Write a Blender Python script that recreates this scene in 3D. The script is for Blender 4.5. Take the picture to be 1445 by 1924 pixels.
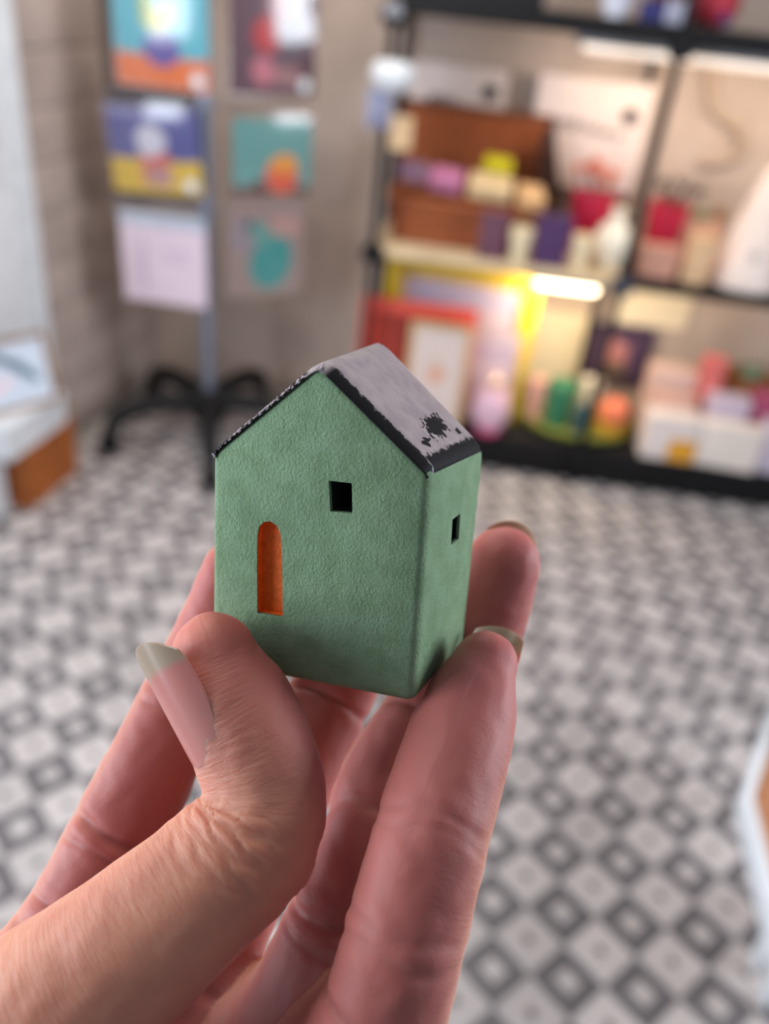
import bpy, bmesh, math, random
import numpy as np
from mathutils import Vector, Matrix

random.seed(7)
rng = np.random.default_rng(7)
for o in list(bpy.data.objects):
    bpy.data.objects.remove(o)
scene = bpy.context.scene
COL = scene.collection

# ------------------------------------------------------------------ camera
CX, CY, FPX = 722.5, 962.0, 1584.0
PITCH, ROLL, CAM_H = math.radians(32.15), math.radians(6.57), 1.55
C = np.array([0, 0, CAM_H])
FWD = np.array([0, math.cos(PITCH), -math.sin(PITCH)])
R0 = np.array([1.0, 0, 0]); U0 = np.array([0, math.sin(PITCH), math.cos(PITCH)])
RGT = math.cos(ROLL) * R0 + math.sin(ROLL) * U0
UPV = -math.sin(ROLL) * R0 + math.cos(ROLL) * U0
cam_data = bpy.data.cameras.new('camera')
cam_data.sensor_fit = 'VERTICAL'
cam_data.sensor_height = 36.0
cam_data.lens = FPX * 36.0 / 1924.0
cam_data.clip_start = 0.01
cam_data.dof.use_dof = True
cam_data.dof.focus_distance = 0.127
cam_data.dof.aperture_fstop = cam_data.lens / 3.1
cam = bpy.data.objects.new('camera', cam_data)
COL.objects.link(cam)
M = Matrix.Identity(4)
for i in range(3):
    M[i][0] = RGT[i]; M[i][1] = UPV[i]; M[i][2] = -FWD[i]; M[i][3] = C[i]
cam.matrix_world = M
scene.camera = cam

# ------------------------------------------------------------------ world, lights, exposure
world = bpy.data.worlds.new('world'); scene.world = world
world.use_nodes = True
bg = world.node_tree.nodes['Background']
bg.inputs[0].default_value = (0.80, 0.84, 1.0, 1)
bg.inputs[1].default_value = 0.19

def area(name, loc, target, size, size_y, power, col):
    l = bpy.data.lights.new(name, 'AREA'); l.shape = 'RECTANGLE'
    l.size = size; l.size_y = size_y; l.energy = power; l.color = col
    o = bpy.data.objects.new(name, l); COL.objects.link(o)
    o.location = loc
    o.rotation_euler = (Vector(target) - Vector(loc)).to_track_quat('-Z', 'Y').to_euler()
    return o
area('shop_window_light', (-1.9, 0.1, 1.4), (0.1, 0.9, 1.2), 1.4, 1.2, 54, (0.82, 0.90, 1.0))
area('side_fill_light', (2.5, 1.0, 1.8), (0.0, 0.3, 1.4), 1.2, 1.4, 68, (0.88, 0.93, 1.0))  # added fill for the house's right wall; no known window on this side
area('overhead_light', (-0.3, 2.2, 2.75), (-0.3, 2.2, 0), 0.9, 0.9, 30, (1.0, 0.93, 0.86))
area('overhead_light', (-1.0, 0.85, 2.75), (-1.0, 0.85, 0), 0.9, 0.9, 16, (1.0, 0.92, 0.84))  # extra lamp added overhead to brighten the thumb

vs = scene.view_settings
vs.view_transform = 'Standard'; vs.look = 'None'; vs.gamma = 1.0
vs.use_curve_mapping = False
vs.exposure = 0.0

# ------------------------------------------------------------------ helpers: geometry of the view
def ray(x, y): return FWD + (x - CX) / FPX * RGT - (y - CY) / FPX * UPV
def floor_at(x, y, h=0.0):
    d = ray(x, y); return C + d * ((h - CAM_H) / d[2])
def cam_pt(x, y, z): return np.array([(x - CX) / FPX * z, (y - CY) / FPX * z, z])
def cam2world(P):
    P = np.asarray(P); return C + P[..., 0:1] * RGT - P[..., 1:2] * UPV + P[..., 2:3] * FWD
YAW = math.radians(-3.5)
E_ = np.array([math.cos(YAW), math.sin(YAW), 0]); N_ = np.array([-math.sin(YAW), math.cos(YAW), 0])
RACK = np.array([0.7001, 2.8373, 0.0])             # foot of the rack's middle front post
def rk(x, y, back=0.0):
    """pixel -> (u along the rack, height, metres per pixel) on the plane 'back' metres behind the rack front"""
    d = ray(x, y); t = ((RACK - C) @ N_ + back) / (d @ N_); P = C + d * t
    return (P - RACK) @ E_, P[2], t / FPX
def rp(u, back, h): return RACK + E_ * u + N_ * back + np.array([0, 0, h])

# ------------------------------------------------------------------ helpers: materials
def lin(c):
    return tuple(((v / 255) / 12.92 if v / 255 <= 0.04045 else ((v / 255 + 0.055) / 1.055) ** 2.4) for v in c) + (1,)
class NT:
    def __init__(self, name):
        self.m = bpy.data.materials.new(name); self.m.use_nodes = True
        self.t = self.m.node_tree; self.b = self.t.nodes['Principled BSDF']; self.out = self.t.nodes['Material Output']
    def n(self, typ, **kw):
        nd = self.t.nodes.new(typ)
        for k, v in kw.items():
            if k == 'inp':
                for kk, vv in v.items(): self.set(nd.inputs[kk], vv)
            else: setattr(nd, k, v)
        return nd
    def set(self, sock, v):
        if isinstance(v, bpy.types.NodeSocket): self.t.links.new(v, sock)
        else: sock.default_value = v
    def math(self, op, a, b=None, clamp=False):
        nd = self.n('ShaderNodeMath', operation=op, use_clamp=clamp)
        self.set(nd.inputs[0], a)
        if b is not None: self.set(nd.inputs[1], b)
        return nd.outputs[0]
    def mix(self, f, a, b):
        nd = self.n('ShaderNodeMix', data_type='RGBA')
        self.set(nd.inputs[0], f); self.set(nd.inputs[6], a); self.set(nd.inputs[7], b)
        return nd.outputs[2]
    def noise(self, vec, scale, detail=3, rough=.55):
        nd = self.n('ShaderNodeTexNoise', inp={'Scale': scale, 'Detail': detail, 'Roughness': rough})
        if vec is not None: self.set(nd.inputs['Vector'], vec)
        return nd.outputs[0]
    def ramp(self, v, lo, hi):
        nd = self.n('ShaderNodeMapRange', interpolation_type='SMOOTHSTEP')
        self.set(nd.inputs['Value'], v); nd.inputs['From Min'].default_value = lo; nd.inputs['From Max'].default_value = hi
        return nd.outputs[0]
    def obj(self): return self.n('ShaderNodeTexCoord').outputs['Object']
    def bump(self, h, strength, dist, normal=None):
        nd = self.n('ShaderNodeBump', inp={'Strength': strength, 'Distance': dist}); self.set(nd.inputs['Height'], h)
        if normal is not None: self.set(nd.inputs['Normal'], normal)
        return nd.outputs[0]
def mat(name, c, rough=.5, metal=0.0, var=0.0, vscale=20, bump=0.0, bscale=60, bdist=.002, spec=.5, alpha_like=None):
    k = NT(name); col = lin(c)
    k.b.inputs['Roughness'].default_value = rough; k.b.inputs['Metallic'].default_value = metal
    k.b.inputs['Specular IOR Level'].default_value = spec
    co = k.obj()
    nz = k.noise(co, vscale)
    v = max(var, .05)
    d = tuple(x * (1 - v) for x in col[:3]) + (1,); e = tuple(min(1, x * (1 + v)) for x in col[:3]) + (1,)
    k.set(k.b.inputs['Base Color'], k.mix(k.ramp(nz, .3, .7), d, e))
    if bump: k.set(k.b.inputs['Normal'], k.bump(k.noise(co, bscale, 5), bump, bdist))
    return k.m
def glow(name, c, strength):
    k = NT(name); k.b.inputs['Base Color'].default_value = (1, 1, 1, 1)
    k.b.inputs['Emission Color'].default_value = c; k.b.inputs['Emission Strength'].default_value = strength
    return k.m
def clear_film(name, tint=(1, 1, 1, 1), gloss=.15, rough=.08):
    k = NT(name); t = k.t
    tr = k.n('ShaderNodeBsdfTransparent'); tr.inputs[0].default_value = tint
    gl = k.n('ShaderNodeBsdfGlossy'); gl.inputs['Roughness'].default_value = rough
    mx = k.n('ShaderNodeMixShader'); mx.inputs[0].default_value = gloss
    t.links.new(tr.outputs[0], mx.inputs[1]); t.links.new(gl.outputs[0], mx.inputs[2])
    t.links.new(mx.outputs[0], k.out.inputs[0])
    return k.m
def print_mat(name, base, shapes, rough=.5, wobble=.012, soft=.08):
    """flat printed artwork on the object's local x/z plane: shapes = (kind, cx, cz, rx, rz, colour[, angle])"""
    k = NT(name); co = k.obj()
    nz = k.n('ShaderNodeTexNoise', inp={'Scale': 14.0, 'Detail': 2.0}); k.set(nz.inputs['Vector'], co)
    sx = k.n('ShaderNodeSeparateXYZ'); k.set(sx.inputs[0], co)
    sn = k.n('ShaderNodeSeparateColor'); k.set(sn.inputs[0], nz.outputs['Color'])
    x = k.math('ADD', sx.outputs[0], k.math('MULTIPLY', k.math('SUBTRACT', sn.outputs[0], .5), wobble * 2))
    z = k.math('ADD', sx.outputs[2], k.math('MULTIPLY', k.math('SUBTRACT', sn.outputs[1], .5), wobble * 2))
    cur = lin(base)
    for s in shapes:
        kind, cx, cz, rx, rz, col = s[:6]; an = s[6] if len(s) > 6 else 0
        dx = k.math('SUBTRACT', x, cx); dz = k.math('SUBTRACT', z, cz)
        if an:
            ca, sa = math.cos(an), math.sin(an)
            dx, dz = (k.math('ADD', k.math('MULTIPLY', dx, ca), k.math('MULTIPLY', dz, sa)),
                      k.math('SUBTRACT', k.math('MULTIPLY', dz, ca), k.math('MULTIPLY', dx, sa)))
        dx = k.math('DIVIDE', dx, rx); dz = k.math('DIVIDE', dz, rz)
        if kind == 'e':
            d = k.math('SQRT', k.math('ADD', k.math('MULTIPLY', dx, dx), k.math('MULTIPLY', dz, dz)))
        else:
            d = k.math('MAXIMUM', k.math('ABSOLUTE', dx), k.math('ABSOLUTE', dz))
        m = k.n('ShaderNodeMapRange'); k.set(m.inputs['Value'], d)
        m.inputs['From Min'].default_value = 1 - soft; m.inputs['From Max'].default_value = 1 + soft
        m.inputs['To Min'].default_value = 1; m.inputs['To Max'].default_value = 0
        cur = k.mix(m.outputs[0], cur, lin(col))
    k.set(k.b.inputs['Base Color'], cur); k.b.inputs['Roughness'].default_value = rough
    return k.m

# ------------------------------------------------------------------ helpers: meshes and objects
class MB:
    def __init__(self): self.v = []; self.f = []
    def add(self, v, f):
        o = len(self.v); self.v += [tuple(map(float, p)) for p in v]; self.f += [tuple(i + o for i in q) for q in f]; return self
    def box(self, c, s, b=0.0, mtx=None):
        bm = bmesh.new(); bmesh.ops.create_cube(bm, size=1)
        for v in bm.verts: v.co = Vector((v.co.x * s[0], v.co.y * s[1], v.co.z * s[2]))
        if b > 0: bmesh.ops.bevel(bm, geom=bm.edges[:], offset=min(b, min(s) * .45), segments=2, profile=.7, affect='EDGES')
        return self._bm(bm, Matrix.Translation(c) @ (mtx or Matrix.Identity(4)))
    def _bm(self, bm, mtx):
        bm.verts.index_update()
        self.add([mtx @ v.co for v in bm.verts], [[v.index for v in f.verts] for f in bm.faces]); bm.free(); return self
    def lathe(self, prof, seg=24, c=(0, 0, 0), sx=1, sy=1):
        vs, fs = [], []
        n = len(prof)
        for r, z in prof:
            for k in range(seg):
                a = 2 * math.pi * k / seg; vs.append((c[0] + r * math.cos(a) * sx, c[1] + r * math.sin(a) * sy, c[2] + z))
        for i in range(n - 1):
            for k in range(seg):
                fs.append((i * seg + k, i * seg + (k + 1) % seg, (i + 1) * seg + (k + 1) % seg, (i + 1) * seg + k))
        fs.append(tuple(range(seg))[::-1]); fs.append(tuple((n - 1) * seg + k for k in range(seg)))
        return self.add(vs, fs)
    def tube(self, path, r, seg=8, closed=False, flat=1.0):
        P = [Vector(p) for p in path]; n = len(P); vs, fs = [], []
        rr = r if hasattr(r, '__len__') else [r] * n
        up = None
        for i in range(n):
            a = P[(i - 1) % n] if (closed or i > 0) else P[i]; b = P[(i + 1) % n] if (closed or i < n - 1) else P[i]
            t = (b - a).normalized()
            if up is None: up = Vector((0, 0, 1)) if abs(t.z) < .9 else Vector((1, 0, 0))
            s = t.cross(up).normalized(); up = s.cross(t).normalized()
            for k in range(seg):
                an = 2 * math.pi * k / seg; vs.append(P[i] + s * math.cos(an) * rr[i] + up * math.sin(an) * rr[i] * flat)
        for i in range(n if closed else n - 1):
            j = (i + 1) % n
            for k in range(seg): fs.append((i * seg + k, i * seg + (k + 1) % seg, j * seg + (k + 1) % seg, j * seg + k))
        if not closed: fs.append(tuple(range(seg))[::-1]); fs.append(tuple((n - 1) * seg + k for k in range(seg)))
        return self.add(vs, fs)
    def prism(self, poly, d0, d1):
        """polygon in x/z extruded along y from d0 to d1"""
        n = len(poly)
        vs = [(x, d0, z) for x, z in poly] + [(x, d1, z) for x, z in poly]
        fs = [tuple(range(n)), tuple(range(2 * n - 1, n - 1, -1))] + [(i, i + n, (i + 1) % n + n, (i + 1) % n) for i in range(n)]
        return self.add(vs, fs)
    def mesh(self, name, m=None, smooth=False, fix=True):
        me = bpy.data.meshes.new(name); me.from_pydata(self.v, [], self.f)
        if fix:
            bm = bmesh.new(); bm.from_mesh(me); bmesh.ops.recalc_face_normals(bm, faces=bm.faces[:]); bm.to_mesh(me); bm.free()
        if m: me.materials.append(m)
        if smooth:
            me.polygons.foreach_set('use_smooth', [True] * len(me.polygons))
            try: me.set_sharp_from_angle(angle=math.radians(40))
            except Exception: pass
        me.update(); return me
def obj(name, mb, m=None, parent=None, smooth=True, loc=None, rot=None):
    me = mb.mesh(name, m, smooth) if isinstance(mb, MB) else mb
    o = bpy.data.objects.new(name, me); COL.objects.link(o)
    if parent is not None: o.parent = parent
    if loc is not None: o.location = loc
    if rot is not None: o.rotation_euler = rot
    return o
def tag(o, label=None, cat=None, group=None, kind=None):
    for k, v in (('label', label), ('category', cat), ('group', group), ('kind', kind)):
        if v: o[k] = v
    return o
def thing(name, label, cat, loc, rz=YAW, group=None):
    o = bpy.data.objects.new(name, None); o.empty_display_size = .05; COL.objects.link(o)
    o.location = loc; o.rotation_euler = (0, 0, rz)
    return tag(o, label, cat, group)

# ================================================================== the setting
M_GROUT = mat('grout', (150, 145, 140), .9, var=.1, bump=.2)
def tile_mat(name, base, inner, half):
    k = NT(name); co = k.obj()
    sx = k.n('ShaderNodeSeparateXYZ'); k.set(sx.inputs[0], co)
    d = k.math('MAXIMUM', k.math('ABSOLUTE', sx.outputs[0]), k.math('ABSOLUTE', sx.outputs[1]))
    m = k.math('LESS_THAN', d, half)
    oi = k.n('ShaderNodeObjectInfo').outputs['Random']
    nz = k.noise(co, 30, 4)
    def var(c, a, b):
        lo = tuple(v * a for v in lin(c)[:3]) + (1,); hi = tuple(min(1, v * b) for v in lin(c)[:3]) + (1,)
        return k.mix(k.math('ADD', k.math('MULTIPLY', oi, .6), k.math('MULTIPLY', nz, .4)), lo, hi)
    k.set(k.b.inputs['Base Color'], k.mix(m, var(base, .8, 1.2), var(inner, .8, 1.15)))
    k.b.inputs['Roughness'].default_value = .42
    k.set(k.b.inputs['Normal'], k.bump(nz, .15, .001))
    return k.m
C_DARK, C_LIGHT = (102, 98, 100), (190, 182, 180)
M_TDARK = tile_mat('tile_dark', C_DARK, C_LIGHT, .0195)
M_TLIGHT = tile_mat('tile_light', C_LIGHT, (92, 88, 84), .0085)
DG = 0.1358 * CAM_H / 1.5                     # diagonal of one square tile
SIDE = DG / math.sqrt(2)
TA = math.radians(-2.566)
T0 = np.array([0.15640677, 0.87893326]) * CAM_H / 1.5   # lattice origin (a dark tile)
def tile_mb(c=(0, 0), a=TA + math.pi / 4):
    h = SIDE / 2 - .0006; b = .0015; mb = MB(); ca, sa = math.cos(a), math.sin(a)
    ring = lambda r, z: [(c[0] + x * r * ca - y * r * sa, c[1] + x * r * sa + y * r * ca, z) for x, y in ((-1, -1), (1, -1), (1, 1), (-1, 1))]
    v = ring(h, -.008) + ring(h, -b * .7) + ring(h - b, 0)
    f = [(8, 9, 10, 11)] + [(i, (i + 1) % 4, (i + 1) % 4 + 4, i + 4) for i in range(4)] + [(i + 4, (i + 1) % 4 + 4, (i + 1) % 4 + 8, i + 8) for i in range(4)]
    return mb.add(v, f)
WB = 0.47                                        # the back wall stands this far behind the rack front
WALL_U = -1.79                                   # the left wall, along the rack's direction
floor = tag(obj('floor', MB().box((0.4, 1.35, -.058), (5.6, 5.2, .1)), M_GROUT), kind='structure')
me_d = tile_mb(a=0).mesh('tile', M_TDARK); me_l = tile_mb(a=0).mesh('tile', M_TLIGHT)
def project(P):
    d = np.asarray(P) - C; z = d @ FWD; return CX + FPX * (d @ RGT) / z, CY - FPX * (d @ UPV) / z, z
cand = []
for i in range(-60, 61):
    for j in range(-60, 61):
        for dk in (0, 1):
            ii = i + .5 * dk; jj = j + .5 * dk
            x = T0[0] + DG * (ii * math.cos(TA) - jj * math.sin(TA)); y = T0[1] + DG * (ii * math.sin(TA) + jj * math.cos(TA))
            if not (-2.3 < x < 3.1 and -1.1 < y < 3.8): continue
            # stay inside the room corner
            w = np.array([x, y, 0])
            if (w - RACK) @ N_ > WB - .075 or ((w - RACK) @ E_ - WALL_U < .06 + .1335 * ((w - RACK) @ N_ - WB) and (w - RACK) @ N_ - WB > -1.85): continue
            px, py, z = project((x, y, 0))
            hand = (py > 1150 and 30 < px < 960 and px > 430 - (py - 1150) * .55 and px < 985 - (py - 1250) * .2)
            seen = z > .2 and -40 < px < 1485 and 880 < py < 1970 and not hand and not (880 < py < 1150 and 400 < px < 880)
            cand.append((z if seen else 99 + z, x, y, dk, seen))
cand.sort()
near, far = cand[:300], cand[300:]
for z, x, y, dk, s in near:
    obj('tile', me_l if dk else me_d, parent=floor, loc=(x, y, 0), rot=(0, 0, TA + math.pi / 4))
def far_tiles():
    """the rest of the floor: same tiles, joined; tile-local coordinates are kept in an attribute for the print"""
    V, Fc, mi, at_ = [], [], [], []
    loc = tile_mb(a=0)
    for z, x, y, dk, s in far:
        t = tile_mb((x, y)); o = len(V); V += t.v; Fc += [tuple(q + o for q in f) for f in t.f]; mi += [dk] * len(t.f); at_ += loc.v
    me = bpy.data.meshes.new('floor_tiling'); me.from_pydata(V, [], Fc)
    at = me.attributes.new('tile_xy', 'FLOAT_VECTOR', 'POINT'); at.data.foreach_set('vector', np.array(at_, np.float32).ravel())
    for src in (M_TDARK, M_TLIGHT):
        m = src.copy(); nt = m.node_tree
        tc = [n for n in nt.nodes if n.type == 'TEX_COORD'][0]
        an = nt.nodes.new('ShaderNodeAttribute'); an.attribute_name = 'tile_xy'
        for l in list(nt.links):
            if l.from_node == tc and l.to_node.type == 'SEPXYZ': nt.links.new(an.outputs['Vector'], l.to_socket)
        me.materials.append(m)
    me.polygons.foreach_set('material_index', mi); me.update()
    return obj('floor_tiling', me, parent=floor)
tag(far_tiles(), kind='stuff')

M_WALL = mat('wall_plaster', (192, 174, 162), .85, var=.10, vscale=5, bump=.35, bscale=60, bdist=.004)
M_BOARD = mat('painted_board', (174, 158, 150), .75, var=.12, vscale=6, bump=.3, bscale=40, bdist=.003)
CORNER = RACK + N_ * WB + E_ * WALL_U
wb = tag(obj('wall_back', MB().box((2.2, .05, 1.4), (4.6, .1, 2.8)), M_WALL, loc=CORNER, rot=(0, 0, YAW)), kind='structure')
WALL_A = YAW - math.radians(7.6)                 # the left wall opens a little towards the viewer
wl = tag(obj('wall_left', MB().box((-.07, -.85, 1.4), (.1, 1.8, 2.8)), M_WALL, loc=CORNER, rot=(0, 0, WALL_A)), kind='structure')
for k in range(17):                              # wide horizontal boards on the left wall
    h = .158; mb = MB().box((-.011, -.385, .012 + h * k + h / 2), (.018, .77, h - .004), .003)
    obj('plank', mb, M_BOARD, parent=wl)
# white door at the near end of the left wall
M_WHITE = mat('white_paint', (224, 228, 232), .45, var=.04)
dr = tag(obj('door_1', MB().box((-.006, -1.22, 1.03), (.03, .80, 2.04), .003), M_WHITE, loc=CORNER, rot=(0, 0, WALL_A)), kind='structure')
for y0, z0, z1 in ((-1.41, .2, .9), (-1.03, .2, .9), (-1.41, 1.05, 1.9), (-1.03, 1.05, 1.9)):
    obj('door_panel', MB().box((.012, y0, (z0 + z1) / 2), (.012, .28, z1 - z0), .005), M_WHITE, parent=dr)
obj('door_frame', MB().box((.0, -.80, 1.05), (.05, .05, 2.1), .004).box((.0, -1.645, 1.05), (.05, .05, 2.1), .004).box((.0, -1.22, 2.09), (.05, .9, .05), .004), M_WHITE, parent=dr)
obj('door_handle', MB().tube([(.02, -1.56, 1.0), (.06, -1.56, 1.0), (.06, -1.45, 1.0)], .008), mat('handle_metal', (170, 170, 175), .3, 1), parent=dr)
def lw(x, y, h):                                 # left wall frame -> world
    ca, sa = math.cos(WALL_A), math.sin(WALL_A); return CORNER + np.array([x * ca - y * sa, x * sa + y * ca, h])
tag(obj('baseboard_back', MB().box((2.2, -.006, .04), (4.4, .012, .08), .003), M_WALL, loc=CORNER, rot=(0, 0, YAW)), kind='structure')

# ================================================================== the little house
HOUSE_ROT = (0.2941, 0.3494, 0.1433)
def rot3(a):
    x, y, z = a; c, s = math.cos, math.sin
    Rx = np.array([[1, 0, 0], [0, c(x), -s(x)], [0, s(x), c(x)]]); Ry = np.array([[c(y), 0, s(y)], [0, 1, 0], [-s(y), 0, c(y)]])
    Rz = np.array([[c(z), -s(z), 0], [s(z), c(z), 0], [0, 0, 1]]); return Rz @ Ry @ Rx
HR = rot3(HOUSE_ROT); HT = np.array([-0.0117, 0.0271, 0.1348])
def house_px(px, py, z): return HR.T @ (cam_pt(px, py, z) - HT) * np.array([1, -1, 1])   # local: x right, y up, z to the back
# corners measured on the house (hand made: not quite square)
K = {k: house_px(*v) for k, v in dict(fbr=(777, 1322, .1287), fbl=(396, 1248, .141), fer=(809, 892, .1191), fel=(397, 852, .1314),
     fap=(600, 684, .121), bap=(716, 642, .145), ber=(911, 846, .143), bbr=(872, 1212, .1526)).items()}
dd = K['bbr'] - K['fbr']
K['bel'] = K['fel'] + (K['ber'] - K['fer']); K['bbl'] = K['fbl'] + dd
def L(p): return Vector((p[0], p[2], p[1]))       # object local: x right, y to the back, z up
house = thing('miniature_house', 'tiny green clay house with white roof and orange door held in the hand', 'miniature house', (0, 0, 0), 0)
hw = np.eye(4)
Xw = cam2world(HR @ np.array([1., 0, 0])) - C; Yw = cam2world(HR @ np.array([0, 0, 1.])) - C; Zw = cam2world(HR @ np.array([0, -1., 0])) - C
hm = Matrix.Identity(4); org = cam2world(HT)
for i in range(3): hm[i][0] = Xw[i]; hm[i][1] = Yw[i]; hm[i][2] = Zw[i]; hm[i][3] = org[i]
house.rotation_mode = 'QUATERNION'; house.location = hm.to_translation(); house.rotation_quaternion = hm.to_quaternion()

def clay_mat():
    k = NT('green_clay'); co = k.obj()
    n1 = k.noise(co, 220, 3); n2 = k.noise(co, 1900, 4, .6); n3 = k.noise(co, 6500, 2)
    k.set(k.b.inputs['Base Color'], k.mix(k.ramp(n1, .3, .7), lin((130, 163, 124)), lin((146, 179, 142))))
    k.b.inputs['Roughness'].default_value = .8; k.b.inputs['Specular IOR Level'].default_value = .3
    h = k.math('ADD', k.math('MULTIPLY', n1, .5), k.math('ADD', k.math('MULTIPLY', n2, .5), k.math('MULTIPLY', n3, .35)))
    k.set(k.b.inputs['Normal'], k.bump(h, .8, .0008))
    return k.m
M_CLAY = clay_mat()
def roof_mat():
    """glazed white roof; black brush lines along front and eave edges and one smudge, in object coordinates of the slope"""
    k = NT('roof_glaze')
    uv = k.n('ShaderNodeAttribute', attribute_name='roof_uv').outputs['Vector']     # x: metres from front edge, y: metres from eave, z: 1 on the right slope
    sx = k.n('ShaderNodeSeparateXYZ'); k.set(sx.inputs[0], uv)
    u, v, side = sx.outputs
    nz = k.noise(uv, 700, 4); nf = k.noise(uv, 2200, 3)
    nb = k.n('ShaderNodeSeparateColor'); tn = k.n('ShaderNodeTexNoise', inp={'Scale': 900.0, 'Detail': 3.0}); k.set(tn.inputs['Vector'], uv); k.set(nb.inputs[0], tn.outputs['Color'])
    jit = k.math('MULTIPLY', k.math('SUBTRACT', nz, .5), .0022)
    jf = k.math('MULTIPLY', k.math('SUBTRACT', nf, .5), .0008)
    du = k.math('ADD', u, k.math('ADD', jit, jf)); dv = k.math('ADD', v, k.math('ADD', jit, jf))
    front = k.math('SUBTRACT', 1.0, k.ramp(du, .0017, .0023))
    eave = k.math('SUBTRACT', 1.0, k.ramp(dv, .0024, .0030))
    eave = k.math('MULTIPLY', eave, k.math('GREATER_THAN', u, .0022))
    notop = k.math('SUBTRACT', 1.0, k.ramp(v, .0205, .0218))
    front = k.math('MULTIPLY', front, k.math('MAXIMUM', side, k.math('GREATER_THAN', k.noise(uv, 1300, 3), .47)))
    line = k.math('MAXIMUM', k.math('MULTIPLY', front, notop), k.math('MULTIPLY', eave, side))
    def blob(cu, cv, ru, rv, th, ang):
        a = k.math('SUBTRACT', u, cu); b = k.math('SUBTRACT', v, cv); ca, sa = math.cos(ang), math.sin(ang)
        a, b = k.math('ADD', k.math('MULTIPLY', a, ca), k.math('MULTIPLY', b, sa)), k.math('SUBTRACT', k.math('MULTIPLY', b, ca), k.math('MULTIPLY', a, sa))
        a = k.math('DIVIDE', a, ru); b = k.math('DIVIDE', b, rv)
        d = k.math('SQRT', k.math('ADD', k.math('MULTIPLY', a, a), k.math('MULTIPLY', b, b)))
        d = k.math('ADD', d, k.math('MULTIPLY', k.math('SUBTRACT', nb.outputs[0], .5), 2.2))
        d = k.math('ADD', d, k.math('MULTIPLY', k.math('SUBTRACT', nf, .5), .8))
        return k.math('MULTIPLY', k.math('LESS_THAN', d, th), side)
    sm = k.math('MAXIMUM', blob(.0150, .0064, .0048, .0019, .95, .12), blob(.0066, .0046, .0030, .0013, .5, .1))
    sm = k.math('MAXIMUM', sm, blob(.0215, .0044, .0018, .0009, .5, .1))
    ink = k.math('MAXIMUM', line, sm)
    wash = k.mix(k.ramp(k.noise(uv, 260, 3), .35, .7), lin((172, 160, 162)), lin((154, 142, 148)))
    k.set(k.b.inputs['Base Color'], k.mix(ink, wash, lin((15, 12, 18))))
    k.set(k.b.inputs['Roughness'], k.math('ADD', .45, k.math('MULTIPLY', ink, .25)))
    k.set(k.b.inputs['Specular IOR Level'], k.math('SUBTRACT', .5, k.math('MULTIPLY', ink, .35)))
    k.set(k.b.inputs['Normal'], k.bump(nz, .12, .0005))
    return k.m
M_ROOF = roof_mat()

def bevelled(verts, faces, off, seg=3):
    bm = bmesh.new(); vv = [bm.verts.new(p) for p in verts]
    for f in faces: bm.faces.new([vv[i] for i in f])
    bmesh.ops.recalc_face_normals(bm, faces=bm.faces[:])
    bmesh.ops.bevel(bm, geom=bm.edges[:], offset=off, segments=seg, profile=.5, affect='EDGES')
    return bm
names = ['fbl', 'fbr', 'fer', 'fap', 'fel', 'bbl', 'bbr', 'ber', 'bap', 'bel']
if 'bap' not in K: pass
V = [L(K[n]) for n in names]
faces = [(0, 1, 2, 3, 4), (5, 9, 8, 7, 6), (0, 5, 6, 1), (1, 6, 7, 2), (2, 7, 8, 3), (3, 8, 9, 4), (4, 9, 5, 0)]
bm = bevelled(V, faces, .0014)
me = bpy.data.meshes.new('body'); bm.to_mesh(me); bm.free(); me.materials.append(M_CLAY)
body = obj('body', me, parent=house)
# openings: front window, side window, arched door
def front_pt(px, py, push=0.0):
    """pixel -> point of the front face, pushed into the body"""
    o = HR.T @ (np.zeros(3) - HT); d = HR.T @ np.array([(px - CX) / FPX, (py - CY) / FPX, 1.0])
    a, b, c = [K[n] * np.array([1, -1, 1]) for n in ('fbl', 'fbr', 'fap')]
    n = np.cross(b - a, c - a); t = ((a - o) @ n) / (d @ n); P = (o + d * t) * np.array([1, -1, 1])
    return L(P) + Vector((0, push, 0))
def side_pt(px, py):
    o = HR.T @ (np.zeros(3) - HT); d = HR.T @ np.array([(px - CX) / FPX, (py - CY) / FPX, 1.0])
    a, b, c = [K[n] * np.array([1, -1, 1]) for n in ('fbr', 'bbr', 'fer')]
    n = np.cross(b - a, c - a); t = ((a - o) @ n) / (d @ n); return L((o + d * t) * np.array([1, -1, 1]))
def cutter(loop, push, d0, d1):
    n = len(loop); p = Vector(push)
    mb = MB(); mb.add([v + p * d0 for v in loop] + [v + p * d1 for v in loop],
                      [tuple(range(n)), tuple(range(2 * n - 1, n - 1, -1))] + [(i, i + n, (i + 1) % n + n, (i + 1) % n) for i in range(n)])
    return mb
arch = [(483, 1152), (531, 1160), (529, 1040), (526, 1003), (519, 988), (507, 980), (495, 981), (486, 990), (483, 1005), (482, 1060)]
door_loop = [front_pt(*q) for q in arch]
win_loop = [front_pt(*q) for q in ((617, 903), (661, 908), (662, 966), (620, 961))]
side_loop = [side_pt(*q) for q in ((848, 976), (862, 964), (859, 1012), (845, 1024))]
IN, INX = (0, 1, 0), (-1, 0, 0)
cuts = [cutter(door_loop, IN, -.003, .0019), cutter(win_loop, IN, -.003, .006), cutter(side_loop, INX, -.003, .005)]
for cmb in cuts:
    co_ = obj('cut', cmb, parent=house, smooth=False)
    md = body.modifiers.new('cut', 'BOOLEAN'); md.operation = 'DIFFERENCE'; md.object = co_; md.solver = 'EXACT'
dg = bpy.context.evaluated_depsgraph_get(); dg.update()
nm = bpy.data.meshes.new_from_object(body.evaluated_get(dg)); body.modifiers.clear(); body.data = nm; nm.name = 'body'
for o in [o for o in bpy.data.objects if o.name.startswith('cut')]: bpy.data.objects.remove(o)
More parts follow.
